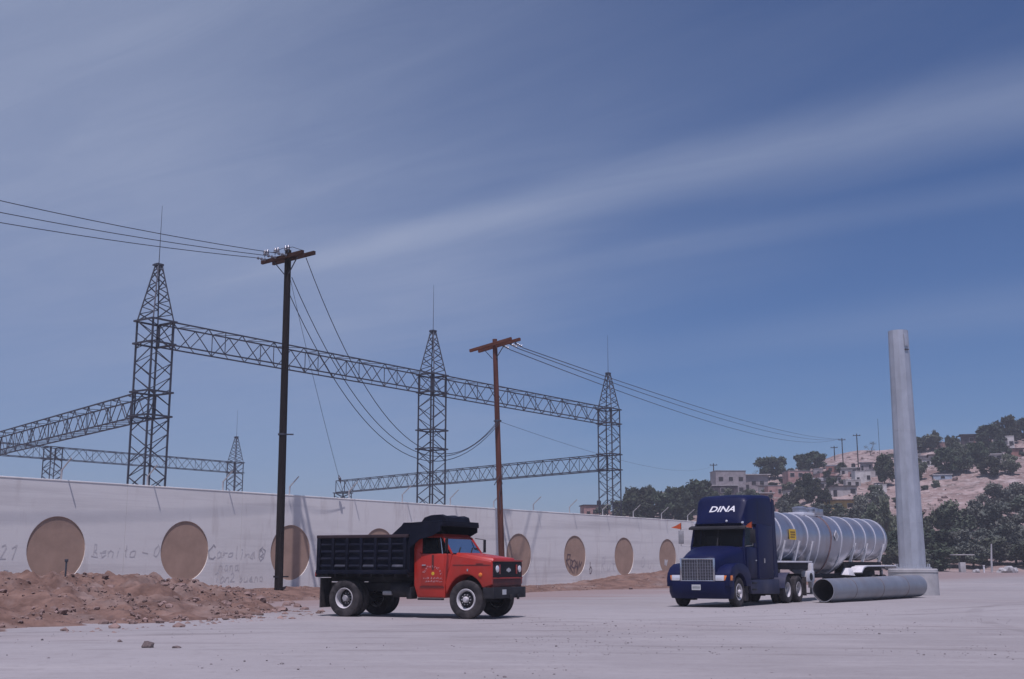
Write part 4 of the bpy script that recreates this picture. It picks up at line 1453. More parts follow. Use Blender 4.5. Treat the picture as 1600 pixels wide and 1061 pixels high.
# ------------------------------------------------------------------ blue road tractor
def tractor():
    t = thing('road_tractor', 'navy blue highway tractor with high sleeper fairing and white lettering', 'truck', (7.15, 43.85, 0.0), math.radians(-122))
    ch = MB()
    for sd in (-1, 1):
        ch.box(-7.2, 0.8, sd * 0.43 - 0.05, sd * 0.43 + 0.05, 0.74, 1.0)
    for x in (-7.1, -6.0, -4.5, -2.5, 0.3):
        ch.box(x - 0.07, x + 0.07, -0.38, 0.38, 0.78, 0.96)
    ch.build('chassis', 'black', t, 0.008)
    MB().box(-1.6, 0.7, -0.45, 0.45, 0.55, 1.5).build('engine', 'dark', t, 0.05)
    MB().tube([(0, -1.0, 0.5), (0, 1.0, 0.5)], 0.07, 10).build('axle', 'black', t)
    D1, D2 = -5.15, -6.45
    for x in (D1, D2):
        MB().tube([(x, -0.9, 0.525), (x, -0.28, 0.525), (x, -0.2, 0.525), (x, 0.2, 0.525), (x, 0.28, 0.525), (x, 0.9, 0.525)], [0.09, 0.1, 0.26, 0.26, 0.1, 0.09], 14).build('axle', 'black', t)
    MB().box(D2 - 0.2, D1 + 0.2, -0.4, 0.4, 0.6, 0.95).build('suspension', 'black', t, 0.04)
    for sd in (-1, 1):
        wheel(t, 0, sd * 1.03, 'front')
        wheel(t, D1, sd * 1.05, 'rear', dual=True)
        wheel(t, D2, sd * 1.05, 'rear', dual=True)
        box(D2 - 0.85, D2 - 0.82, sd * 0.9 - 0.3, sd * 0.9 + 0.3, 0.25, 1.0).build('mudflap', 'rubber', t)
        # quarter fender before the drive wheels
        pts = [(D1 + 0.62 * math.cos(a), 0.53 + 0.66 * math.sin(a)) for a in [math.radians(5 + 18 * i) for i in range(6)]]
        pin = [(D1 + 0.59 * math.cos(a), 0.53 + 0.63 * math.sin(a)) for a in [math.radians(95 - 18 * i) for i in range(6)]]
        MB().prism(pts + pin, sd * 0.95 - 0.3, sd * 0.95 + 0.3).build('quarter_fender', 'navy_dusty', t)
    MB().lathe([(0.48, 0), (0.48, 0.09), (0, 0.09)], 24, 'z', (-5.8, 0, 1.06)).build('fifth_wheel', 'black', t)
    # hood
    hood = [[], []]
    rings = []
    for x, hw, zt, zb in ((-0.85, 1.03, 2.14, 1.1), (-0.4, 0.97, 2.07, 1.1), (0.2, 0.84, 1.95, 1.05), (0.7, 0.73, 1.83, 0.95), (0.93, 0.68, 1.76, 0.9), (0.99, 0.63, 1.68, 0.9)):
        r = 0.17
        prof = [(-hw, zb), (-hw, zt - r * 1.4), (-hw + r * 0.3, zt - r * 0.6), (-hw + r, zt - r * 0.12), (-hw * 0.5, zt + 0.02), (0, zt + 0.035),
                (hw * 0.5, zt + 0.02), (hw - r, zt - r * 0.12), (hw - r * 0.3, zt - r * 0.6), (hw, zt - r * 1.4), (hw, zb)]
        rings.append([(x, y, z) for y, z in prof])
    MB().loft(rings).build('hood', 'navy', t, angle=40)
    # fenders
    arch = [(0.66 * math.cos(a), 0.53 + 0.66 * math.sin(a)) for a in [math.radians(18 + i * 14.4) for i in range(11)]]
    prof = [(1.0, 0.72), (1.02, 0.95), (0.95, 1.18), (0.74, 1.38), (0.42, 1.5), (0.0, 1.54), (-0.45, 1.50), (-0.85, 1.36), (-1.06, 1.15), (-1.10, 0.72)]
    poly = prof + arch[::-1]
    poly = prof + [(-0.63, 0.72)] + arch[::-1][:-1] + [(0.64, 0.72)]
    for sd in (-1, 1):
        f_ = MB().prism(poly, sd * 0.60, sd * 1.20).build('fender', 'navy', t, 0.07, 3)
        box(-1.0, -0.7, sd * 1.0 - 0.1, sd * 1.0 + 0.1, 0.2, 0.7).build('splash_flap', 'rubber', f_)
        # lamps in the nose
        MB().hexa([(0.93, sd * 0.68, 0.925), (1.06, sd * 0.68, 0.925), (1.045, sd * 1.0, 0.925), (0.9, sd * 1.0, 0.925),
                   (0.93, sd * 0.68, 1.12), (1.04, sd * 0.68, 1.12), (1.025, sd * 1.0, 1.12), (0.9, sd * 1.0, 1.12)]).build('headlight', 'lamp', t, 0.015)
        MB().hexa([(0.88, sd * 1.005, 0.935), (1.045, sd * 1.005, 0.935), (0.90, sd * 1.222, 0.935), (0.70, sd * 1.215, 0.935),
                   (0.88, sd * 1.005, 1.11), (1.025, sd * 1.005, 1.11), (0.88, sd * 1.222, 1.11), (0.70, sd * 1.215, 1.11)]).build('turn_lamp', 'amber', t, 0.012)
    # grille
    g = MB().box(0.965, 0.992, -0.62, 0.62, 0.93, 1.68).build('grille', 'dark', t)
    fr = MB()
    fr.box(0.97, 1.04, -0.66, -0.60, 0.90, 1.71).box(0.97, 1.04, 0.60, 0.66, 0.90, 1.71).box(0.97, 1.035, -0.6, 0.6, 0.90, 0.95).box(0.97, 1.035, -0.6, 0.6, 1.66, 1.71)
    fr.build('grille_frame', 'chrome', t, 0.01)
    MB().box(0.99, 1.02, -0.025, 0.025, 0.95, 1.66).build('grille_divider', 'chrome', t)
    for i in range(13):
        z = 0.985 + i * 0.053
        box(0.992, 1.008, -0.6, 0.6, z, z + 0.018).build('grille_bar', 'grille', g)
    for i in range(11):
        y = -0.5 + i * 0.1
        if abs(y) > 0.02:
            box(0.992, 1.012, y - 0.008, y + 0.008, 0.95, 1.66).build('grille_bar', 'grille', g)
    # bumper
    plan = [(0.6, -1.22), (0.86, -1.18), (1.03, -0.98), (1.10, -0.6), (1.12, 0), (1.10, 0.6), (1.03, 0.98), (0.86, 1.18), (0.6, 1.22), (0.6, 1.1), (0.9, 0.6), (0.9, -0.6), (0.6, -1.1)]
    low = [(x - 0.10 if x > 0.7 else x, y * 0.96) for x, y in plan]
    n = len(plan)
    v = [(x, y, 0.30) for x, y in low] + [(x, y, 0.52) for x, y in plan] + [(x, y, 0.90) for x, y in plan]
    f = [tuple(range(n))[::-1], tuple(range(2 * n, 3 * n))]
    for lv in range(2):
        f += [(lv * n + i, lv * n + (i + 1) % n, lv * n + n + (i + 1) % n, lv * n + n + i) for i in range(n)]
    MB().add(v, f).build('bumper', 'navy', t, 0.02, 2)
    pl = MB().box(1.118, 1.128, -0.19, 0.15, 0.60, 0.79).build('licence_plate', 'plate', t, label='pale licence plate on the blue bumper')
    for i in range(7):
        y = -0.15 + i * 0.04
        MB().box(1.128, 1.131, y, y + 0.02, 0.65, 0.73).build('plate_mark', 'ink', pl)
    # cab
    MB().hexa([(-2.1, -1.08, 0.95), (-0.86, -1.08, 0.95), (-0.86, 1.08, 0.95), (-2.1, 1.08, 0.95),
               (-2.1, -1.10, 2.13), (-0.84, -1.06, 2.13), (-0.84, 1.06, 2.13), (-2.1, 1.10, 2.13)]).build('cab_body', 'navy', t, 0.03, 3)
    for sd in (-1, 1):
        d = MB().box(-1.98, -0.98, sd * 1.098 - 0.012, sd * 1.098 + 0.012, 1.02, 2.10).build('door', 'navy', t, 0.008)
        MB().box(-1.92, -1.78, sd * 1.125 - 0.014, sd * 1.125 + 0.014, 1.62, 1.66).build('handle', 'chrome', d)
        MB().hexa([(-0.93, sd * 1.03 - 0.035, 2.12), (-0.85, sd * 1.03 - 0.035, 2.12), (-0.85, sd * 1.03 + 0.035, 2.12), (-0.93, sd * 1.03 + 0.035, 2.12),
                   (-1.17, sd * 0.99 - 0.035, 2.86), (-1.09, sd * 0.99 - 0.035, 2.86), (-1.09, sd * 0.99 + 0.035, 2.86), (-1.17, sd * 0.99 + 0.035, 2.86)]).build('windscreen_pillar', 'navy', t, 0.01)
        MB().hexa([(-2.1, sd * 1.08 - 0.03, 2.12), (-1.82, sd * 1.08 - 0.03, 2.12), (-1.82, sd * 1.08 + 0.03, 2.12), (-2.1, sd * 1.08 + 0.03, 2.12),
                   (-2.1, sd * 1.03 - 0.03, 2.87), (-1.84, sd * 1.03 - 0.03, 2.87), (-1.84, sd * 1.03 + 0.03, 2.87), (-2.1, sd * 1.03 + 0.03, 2.87)]).build('door_pillar', 'navy', t, 0.01)
        MB().add([(-0.90, sd * 1.04, 2.13), (-1.84, sd * 1.085, 2.13), (-1.86, sd * 1.03, 2.83), (-1.14, sd * 1.0, 2.83)], [(0, 1, 2, 3)]).build('side_window', 'pane', t)
        # mirrors
        mb_ = MB().tube([(-1.0, sd * 1.08, 2.15), (-0.82, sd * 1.42, 2.18), (-0.82, sd * 1.42, 2.82), (-1.12, sd * 1.02, 2.84)], 0.016, 6).build('mirror_bracket', 'rim_grey', t)
        MB().box(-0.86, -0.80, sd * 1.42 - 0.10, sd * 1.42 + 0.10, 2.26, 2.76).build('mirror', 'rim_grey' if sd < 0 else 'black', mb_, 0.02)
        fl = MB().tube([(-0.82, sd * 1.40, 2.80), (-0.82, sd * 1.40, 3.06)], 0.010, 5).build('flag_staff', 'black', t)
        if sd < 0:
            fv = [(-0.82, -1.41, 2.80), (-0.82, -1.41, 3.04), (-0.80, -1.62, 2.93), (-0.83, -1.82, 2.87)]
        else:
            fv = [(-0.82, 1.41, 2.80), (-0.82, 1.41, 3.04), (-0.92, 1.22, 2.96), (-1.02, 1.08, 2.86)]
        off = Vector((0.012, 0, 0))
        MB().add(fv + [tuple(Vector(p) + off) for p in fv], [(0, 1, 2, 3), (7, 6, 5, 4), (0, 4, 5, 1), (1, 5, 6, 2), (2, 6, 7, 3), (3, 7, 4, 0)]).build('flag', 'orange', fl, label='orange triangular warning flag')
    MB().hexa([(-2.1, -1.05, 2.84), (-1.06, -1.03, 2.84), (-1.06, 1.03, 2.84), (-2.1, 1.05, 2.84),
               (-2.1, -1.0, 2.98), (-1.16, -0.97, 2.98), (-1.16, 0.97, 2.98), (-2.1, 1.0, 2.98)]).build('cab_roof', 'navy', t, 0.025)
    MB().add([(-0.875, -1.0, 2.13), (-0.875, -0.02, 2.13), (-1.115, -0.02, 2.84), (-1.115, -0.965, 2.84)], [(0, 1, 2, 3)]).build('windscreen', 'pane', t)
    MB().add([(-0.875, 0.02, 2.13), (-0.875, 1.0, 2.13), (-1.115, 0.965, 2.84), (-1.115, 0.02, 2.84)], [(0, 1, 2, 3)]).build('windscreen', 'pane', t)
    MB().bar((-0.868, 0, 2.12), (-1.11, 0, 2.85), 0.04, 0.03).build('windscreen_divider', 'black', t)
    MB().hexa([(-1.10, -1.10, 2.80), (-0.86, -1.12, 2.77), (-0.86, 1.12, 2.77), (-1.10, 1.10, 2.80),
               (-1.10, -1.10, 2.92), (-0.88, -1.12, 2.86), (-0.88, 1.12, 2.86), (-1.10, 1.10, 2.92)]).build('sun_visor', 'black', t, 0.01)
    MB().box(-1.3, -0.95, -1.0, 1.0, 1.9, 2.14).build('dashboard', 'interior', t, 0.03)
    for y in (-0.55, 0.55):
        MB().box(-2.05, -1.8, y - 0.25, y + 0.25, 1.7, 2.55).build('seat', 'interior', t, 0.05)
    MB().box(-2.14, -2.11, -1.04, 1.04, 1.2, 2.84).build('bunk_curtain', 'dark', t)
    # sleeper box and roof fairing
    SR = -3.72
    MB().hexa([(SR, -1.14, 0.95), (-2.12, -1.14, 0.95), (-2.12, 1.14, 0.95), (SR, 1.14, 0.95),
               (SR, -1.14, 2.99), (-2.12, -1.14, 2.99), (-2.12, 1.14, 2.99), (SR, 1.14, 2.99)]).build('sleeper', 'navy', t, 0.035, 3)
    rings = []
    for x, hw, zt in ((-1.04, 0.90, 3.02), (-1.18, 0.93, 3.30), (-1.32, 0.96, 3.58), (-1.44, 0.99, 3.82), (-1.50, 1.00, 3.92), (-1.58, 1.01, 3.98), (-1.72, 1.03, 4.03), (-1.95, 1.05, 4.06), (-2.3, 1.10, 4.09), (-3.2, 1.12, 4.13), (SR, 1.12, 4.14)):
        r = 0.16
        zb = 2.985
        prof = [(-hw - 0.02, zb), (-hw, max(zb + 0.02, zt - r * 2.0)), (-hw + r * 0.2, zt - r * 0.75), (-hw + r * 0.7, zt - r * 0.2), (-hw + r * 1.5, zt), (0, zt + 0.03),
                (hw - r * 1.5, zt), (hw - r * 0.7, zt - r * 0.2), (hw - r * 0.2, zt - r * 0.75), (hw, max(zb + 0.02, zt - r * 2.0)), (hw + 0.02, zb)]
        rings.append([(x, y, z) for y, z in prof])
    MB().loft(rings).build('roof_fairing', 'navy', t, angle=32)
    for sd in (-1, 1):
        MB().add([(-2.13, sd * 1.146, 3.0), (-2.13, sd * 1.146, 3.9), (-2.15, sd * 1.15, 3.9), (-2.15, sd * 1.15, 3.0)], [(0, 1, 2, 3)]).build('panel_seam', 'dark', t)
        MB().hexa([(SR - 0.42, sd * 1.13, 1.0), (SR - 0.01, sd * 1.13, 1.0), (SR - 0.01, sd * 1.15, 1.0), (SR - 0.42, sd * 1.15, 1.0),
                   (SR - 0.30, sd * 1.11, 3.95), (SR - 0.01, sd * 1.11, 4.02), (SR - 0.01, sd * 1.13, 4.02), (SR - 0.30, sd * 1.13, 3.95)]).build('side_extender', 'navy', t)
        # skirts, tank and steps
        MB().hexa([(-4.25, sd * 1.02, 0.38), (-1.25, sd * 1.02, 0.44), (-1.25, sd * 1.15, 0.44), (-4.25, sd * 1.15, 0.38),
                   (-4.25, sd * 1.02, 0.94), (-1.14, sd * 1.02, 0.94), (-1.14, sd * 1.145, 0.94), (-4.25, sd * 1.145, 0.94)]).build('tank_fairing', 'navy_dusty', t, 0.02)
        MB().tube([(-3.9, sd * 0.78, 0.68), (-2.2, sd * 0.78, 0.68)], 0.27, 18).build('fuel_tank', 'rim_grey', t)
        MB().box(-1.75, -1.3, sd * 1.155 - 0.02, sd * 1.155 + 0.02, 0.56, 0.62).box(-1.75, -1.3, sd * 1.155 - 0.02, sd * 1.155 + 0.02, 0.80, 0.85).build('step', 'black', t, 0.005)
        MB().box(-2.75, -2.62, sd * 1.155, sd * 1.16, 1.55, 1.72).build('vent_plate', 'rim_grey', t)
        MB().lathe([(0.0, 0.05), (0.04, 0.045), (0.05, 0.0)], 10, 'x', (-1.08, sd * 0.95, 3.02)).build('marker_lamp', 'lamp', t)
    MB().lathe([(0.0, 0.04), (0.03, 0.035), (0.05, 0.0)], 10, 'x', (-1.06, 0.33, 3.08)).build('marker_lamp', 'lamp', t)
    # DINA on the fairing front
    me_ = text_mesh('DINA', 0.34, 0.006, 0.3, 1.25, 'letter', 0.006)
    lo = Vector((-1.237, 0.07, 3.435))
    o = link('lettering', me_, t, lo, 'white slanted capitals reading DINA')
    # letters: local x -> +y (towards image right), local y -> up the sloping face
    up = Vector((-0.5, 0, 1.0)).normalized()
    xx = Vector((0, 1, 0))
    nn = xx.cross(up)
    o.matrix_local = Matrix(((xx.x, up.x, nn.x, lo.x), (xx.y, up.y, nn.y, lo.y), (xx.z, up.z, nn.z, lo.z), (0, 0, 0, 1)))
    return t


tractor()


# ------------------------------------------------------------------ tank trailer
def tanker():
    t = thing('tank_trailer', 'silver tank trailer with banded barrel coupled to the blue tractor', 'tank trailer', (10.25, 48.75, 0.0), math.radians(-128))
    ZC, R = 2.66, 0.96
    XF, XR = 0.95, -11.0

    def bulge(x):
        def st(a, b, v):
            q = min(1, max(0, (v - a) / (b - a)))
            return q * q * (3 - 2 * q)
        return st(-1.9, -3.1, x) * st(-7.2, -6.1, x)
    rings = []
    xs = [XF + 0.16, XF + 0.12, XF] + [XF - 0.35 * i for i in range(1, 35)] + [XR, XR - 0.12, XR - 0.2]
    sc = [0.55, 0.85, 1.0] + [1.0] * 34 + [1.0, 0.85, 0.55]
    nseg = 36
    for x, k in zip(xs, sc):
        b = bulge(x)
        r = []
        for i in range(nseg):
            a = 2 * math.pi * i / nseg
            y, z = math.cos(a), math.sin(a)
            if z < 0:
                z *= 1 + 0.62 * b
                y *= 1 - 0.10 * b * abs(math.sin(a))
            r.append((x, y * R * k, ZC + z * R * k))
        rings.append(r)
    barrel = MB().loft(rings).build('barrel', 'tank', t, angle=50)
    band_x = [0.45, -0.85, -2.05, -3.25, -4.45, -5.6, -7.0, -8.3, -9.5, -10.7]
    for i, x in enumerate(band_x):
        b = bulge(x)
        rr = []
        for xx, k in ((x - 0.035, 1.0), (x - 0.035, 1.028), (x + 0.035, 1.028), (x + 0.035, 1.0)):
            ring = []
            for j in range(nseg):
                a = 2 * math.pi * j / nseg
                y, z = math.cos(a), math.sin(a)
                if z < 0:
                    z *= 1 + 0.62 * b
                    y *= 1 - 0.10 * b * abs(math.sin(a))
                ring.append((xx, y * R * k, ZC + z * R * k))
            rr.append(ring)
        MB().loft(rr, False).build('band', 'tank_rust' if i == 4 else 'tank_band', t, angle=50)
    # slanting bolsters from the barrel down to the frame
    for x in (0.1, -1.25, -2.55, -7.1, -8.5, -10.5):
        for sd in (-1, 1):
            MB().hexa([(x - 0.04, sd * 0.60, 1.62), (x + 0.04, sd * 0.60, 1.62), (x + 0.04, sd * 0.72, 1.62), (x - 0.04, sd * 0.72, 1.62),
                       (x - 0.04, sd * 0.93, 2.45), (x + 0.04, sd * 0.93, 2.45), (x + 0.04, sd * 1.01, 2.45), (x - 0.04, sd * 1.01, 2.45)]).build('bolster', 'white', t)
    # frame
    MB().box(-2.3, 1.0, -1.0, 1.0, 1.57, 1.635).build('front_deck', 'white', t, 0.008)
    MB().box(-2.2, 0.95, -0.85, 0.85, 1.30, 1.565).build('coupler_frame', 'black', t, 0.01)
    fr = MB()
    for sd in (-1, 1):
        fr.box(-11.1, -6.6, sd * 0.5 - 0.06, sd * 0.5 + 0.06, 1.22, 1.62)
        fr.box(-7.2, -2.0, sd * 0.42 - 0.06, sd * 0.42 + 0.06, 0.94, 1.12)
    fr.build('frame_rail', 'black', t, 0.008)
    for sd in (-1, 1):
        lg = MB().box(-2.75, -2.55, sd * 0.75 - 0.09, sd * 0.75 + 0.09, 0.55, 1.56).build('landing_leg', 'white', t, 0.01)
        MB().box(-2.79, -2.51, sd * 0.75 - 0.16, sd * 0.75 + 0.16, 0.28, 0.34).box(-2.70, -2.60, sd * 0.75 - 0.05, sd * 0.75 + 0.05, 0.34, 0.55).build('foot', 'rim_grey', lg, 0.01)
        MB().box(-2.5, -1.8, sd * 0.85 - 0.14, sd * 0.85 + 0.14, 0.80, 1.24).build('tool_box', 'white', t, 0.02)
        MB().lathe([(0.17, -0.02), (0.15, 0.0), (0.0, 0.0)], 18, 'y', (-2.15, sd * 1.0, 1.0)).build('hose_port', 'dark', t)
        for x in (-8.55, -9.85):
            wheel(t, x, sd * 1.05, 'rear', dual=True)
        # fenders over the rear axles
        fp = [(-6.9, 1.16), (-7.2, 1.40), (-7.6, 1.46), (-11.15, 1.48), (-11.3, 1.36), (-11.25, 1.32), (-11.1, 1.42), (-7.65, 1.40), (-7.28, 1.34), (-7.0, 1.12)]
        MB().prism(fp, sd * 0.68, sd * 1.25).build('fender', 'white', t, 0.008)
        MB().hexa([(-6.95, sd * 0.55, 1.0), (-6.2, sd * 0.55, 1.05), (-6.2, sd * 0.95, 1.05), (-6.95, sd * 0.95, 1.0),
                   (-6.9, sd * 0.6, 1.35), (-6.5, sd * 0.6, 1.35), (-6.5, sd * 0.8, 1.35), (-6.9, sd * 0.8, 1.35)]).build('valve_box', 'white', t, 0.02)
    for x in (-8.55, -9.85):
        MB().tube([(x, -0.9, 0.525), (x, 0.9, 0.525)], 0.08, 10).build('axle', 'black', t)
    MB().box(-10.4, -8.0, -0.5, 0.5, 0.62, 1.22).build('suspension', 'black', t, 0.03)
    MB().box(-11.3, -11.2, -1.15, 1.15, 0.55, 0.7).box(-11.28, -11.1, -0.55, -0.45, 0.7, 1.3).box(-11.28, -11.1, 0.45, 0.55, 0.7, 1.3).build('rear_bumper', 'rim_grey', t, 0.01)
    # top fittings
    MB().box(-5.1, -3.1, -0.36, 0.36, 3.56, 3.70).build('walkway', 'tank_band', t, 0.01)
    for x in (-3.5, -4.6):
        MB().lathe([(0.30, 0.0), (0.30, 0.16), (0.33, 0.17), (0.33, 0.21), (0.15, 0.26), (0.0, 0.27)], 18, 'z', (x, 0, 3.70)).build('manhole', 'tank', t)
    MB().box(-5.0, -4.2, -0.42, -0.37, 3.62, 3.88).box(-5.0, -4.2, 0.37, 0.42, 3.62, 3.88).build('spill_box', 'tank', t, 0.01)
    # placards
    def on_side(a_deg, x, w_, h_, nm, mat, lb, rot=0.0, out=0.03):
        a = math.radians(a_deg)
        o_ = MB().box(-w_ / 2, w_ / 2, -0.006, 0.006, -h_ / 2, h_ / 2).build(nm, mat, t, label=lb)
        nrm = Vector((0, math.cos(a), math.sin(a)))
        p = Vector((x, nrm.y * (R + out), ZC + nrm.z * (R + out)))
        upv = Vector((0, -nrm.z, nrm.y))
        xx = upv.cross(nrm) * -1
        m = Matrix(((xx.x, nrm.x, upv.x, p.x), (xx.y, nrm.y, upv.y, p.y), (xx.z, nrm.z, upv.z, p.z), (0, 0, 0, 1)))
        o_.matrix_local = m @ Matrix.Rotation(rot, 4, 'Y')
        return o_
    pc = on_side(2, -0.55, 0.62, 0.42, 'placard', 'yellow', 'yellow rectangular placard on the silver barrel')
    MB().box(-0.22, 0.22, 0.006, 0.010, 0.06, 0.12).build('placard_print', 'ochre', pc)
    MB().box(-0.24, 0.2, 0.006, 0.010, -0.04, 0.02).build('placard_print', 'ochre', pc)
    MB().box(-0.18, 0.24, 0.006, 0.010, -0.14, -0.08).build('placard_print', 'ochre', pc)
    dm = on_side(4, -4.95, 0.34, 0.34, 'placard', 'white', 'white diamond placard on the middle of the barrel', math.pi / 4)
    MB().box(-0.13, 0.13, 0.006, 0.010, -0.13, 0.13).build('placard_print', 'rim_grey', dm)
    return t


tanker()


# ------------------------------------------------------------------ steel pole, pedestal, lying pipe
def steel_pole():
    t = thing('steel_pole', 'tall tapered galvanised steel pole bolted on a concrete pedestal', 'steel pole', (20.28, 61.0, 0.0), 0.2)
    zb, zt = 1.30, 13.55
    n = 12
    rings = []
    for i in range(9):
        f_ = i / 8
        z = zb + 0.05 + (zt - zb - 0.05) * f_
        r = 0.655 + (0.505 - 0.655) * f_
        rings.append([(r * math.cos(2 * math.pi * k / n), r * math.sin(2 * math.pi * k / n), z) for k in range(n)])
    MB().loft(rings).build('shaft', 'steel', t, smooth=False)
    for z in (3.6, 8.3):
        r = 0.655 + (0.505 - 0.655) * (z - zb) / (zt - zb)
        MB().lathe([(r + 0.002, -0.006), (r + 0.008, 0), (r + 0.002, 0.006)], 12, 'z', (0, 0, z)).build('seam', 'steel', t, smooth=False)
    MB().lathe([(0.645, 0.0), (0.93, 0.0), (0.93, 0.07), (0.645, 0.07)], 36, 'z', (0, 0, zb), True).build('base_flange', 'steel', t)
    bolt = MB().lathe([(0.0, 0.24), (0.022, 0.24), (0.022, 0.1), (0.045, 0.1), (0.045, 0.07)], 8, 'z').mesh('anchor_bolt', 'steel')
    for i in range(24):
        a = 2 * math.pi * i / 24
        link('anchor_bolt', bolt, t, (0.82 * math.cos(a), 0.82 * math.sin(a), zb))
    # hand hole with rim near the top, on the camera side
    a = math.radians(-75)
    r = 0.525
    h_ = MB().box(-0.12, 0.12, -0.03, 0.02, -0.32, 0.32).build('hand_hole_cover', 'steel', t, 0.01, loc=(r * math.cos(a), r * math.sin(a), zt - 0.55))
    h_.rotation_euler = (0, 0, a + math.pi / 2)
    h2 = MB().box(-0.12, 0.12, -0.04, 0.02, -0.03, 0.03).build('step_lug', 'pipe_in', t, 0.005, loc=(r * math.cos(a), r * math.sin(a), zt - 1.05))
    h2.rotation_euler = (0, 0, a + math.pi / 2)
    p = thing('concrete_pedestal', 'round pale concrete pedestal under the tall steel pole', 'pedestal', (20.28, 61.0, 0.0))
    MB().lathe([(0.0, 1.298), (1.16, 1.298), (1.2, 1.26), (1.22, -0.4), (0.0, -0.4)], 48, 'z').build('footing', 'concrete', p, angle=30)
    MB().lathe([(1.205, 1.12), (1.225, 1.125), (1.225, 1.17), (1.205, 1.175)], 48, 'z').build('form_ridge', 'concrete', p)


steel_pole()
a_, b_ = Vector((12.35, 48.0, 0.0)), Vector((18.9, 56.45, 0.0))
d_ = b_ - a_
L_ = d_.length
pipe = thing('steel_pipe', 'grey steel pipe section lying on the ground before the tank trailer', 'pipe', a_, math.atan2(d_.y, d_.x))
ra, rb = 0.455, 0.50
rings = []
for i in range(13):
    f_ = i / 12
    r = ra + (rb - ra) * f_
    rings.append([(L_ * f_, r * math.cos(2 * math.pi * k / 28), r + 0.03 + r * math.sin(2 * math.pi * k / 28)) for k in range(28)])
MB().loft(rings, False).build('outer_shell', 'pipe', pipe, angle=30)
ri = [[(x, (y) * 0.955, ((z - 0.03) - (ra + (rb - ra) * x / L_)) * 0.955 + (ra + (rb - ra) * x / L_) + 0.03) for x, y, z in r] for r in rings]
for fx in (0.22, 0.5, 0.78):
    rr2 = ra + (rb - ra) * fx
    MB().lathe([(rr2 + 0.001, -0.02), (rr2 + 0.010, -0.008), (rr2 + 0.010, 0.008), (rr2 + 0.001, 0.02)], 28, 'x', (L_ * fx, 0, rr2 + 0.03)).build('weld_seam', 'pipe_seam', pipe)
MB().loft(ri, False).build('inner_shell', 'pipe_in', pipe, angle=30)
for r0_, r1_, nm in ((rings[0], ri[0], 'near'), (rings[-1], ri[-1], 'far')):
    MB().loft([r0_, r1_], False).build('end_lip', 'steel', pipe)
o = MB().box(-0.25, 0.25, -0.09, 0.09, 0.0, 0.09).build('timber_chock', 'wood_dark', None, 0.01, loc=tuple(a_ + Vector((0.12, 0.1, -0.015))))
o.rotation_euler = (0, 0, math.atan2(d_.y, d_.x) + 1.5)
tag(o, 'dark timber block wedged under the near end of the lying pipe', 'block')


# ------------------------------------------------------------------ hillside: houses
for nm, colr in (('house_white', (0.62, 0.60, 0.57)), ('house_pale', (0.46, 0.43, 0.41)), ('house_grey', (0.33, 0.30, 0.30)), ('house_pink', (0.44, 0.27, 0.24)),
                 ('house_brick', (0.33, 0.17, 0.14)), ('house_yellow', (0.52, 0.37, 0.13)), ('house_dark', (0.10, 0.08, 0.085)), ('house_blue', (0.38, 0.45, 0.52)),
                 ('roof_dark', (0.06, 0.05, 0.052)), ('roof_pale', (0.52, 0.50, 0.48)), ('roof_grey', (0.22, 0.21, 0.22))):
    M[nm] = material(nm + '_plaster', colr, 0.92, var=0.14, scale=0.8, detail=8, spec=0.15)
    add_layer(M[nm], tuple(v * 0.5 for v in colr), 1.0, 0.48, 0.72, 0.75, None, 3.0)
M['void'] = material('unlit_opening', (0.018, 0.016, 0.018), 0.6, var=0.2)


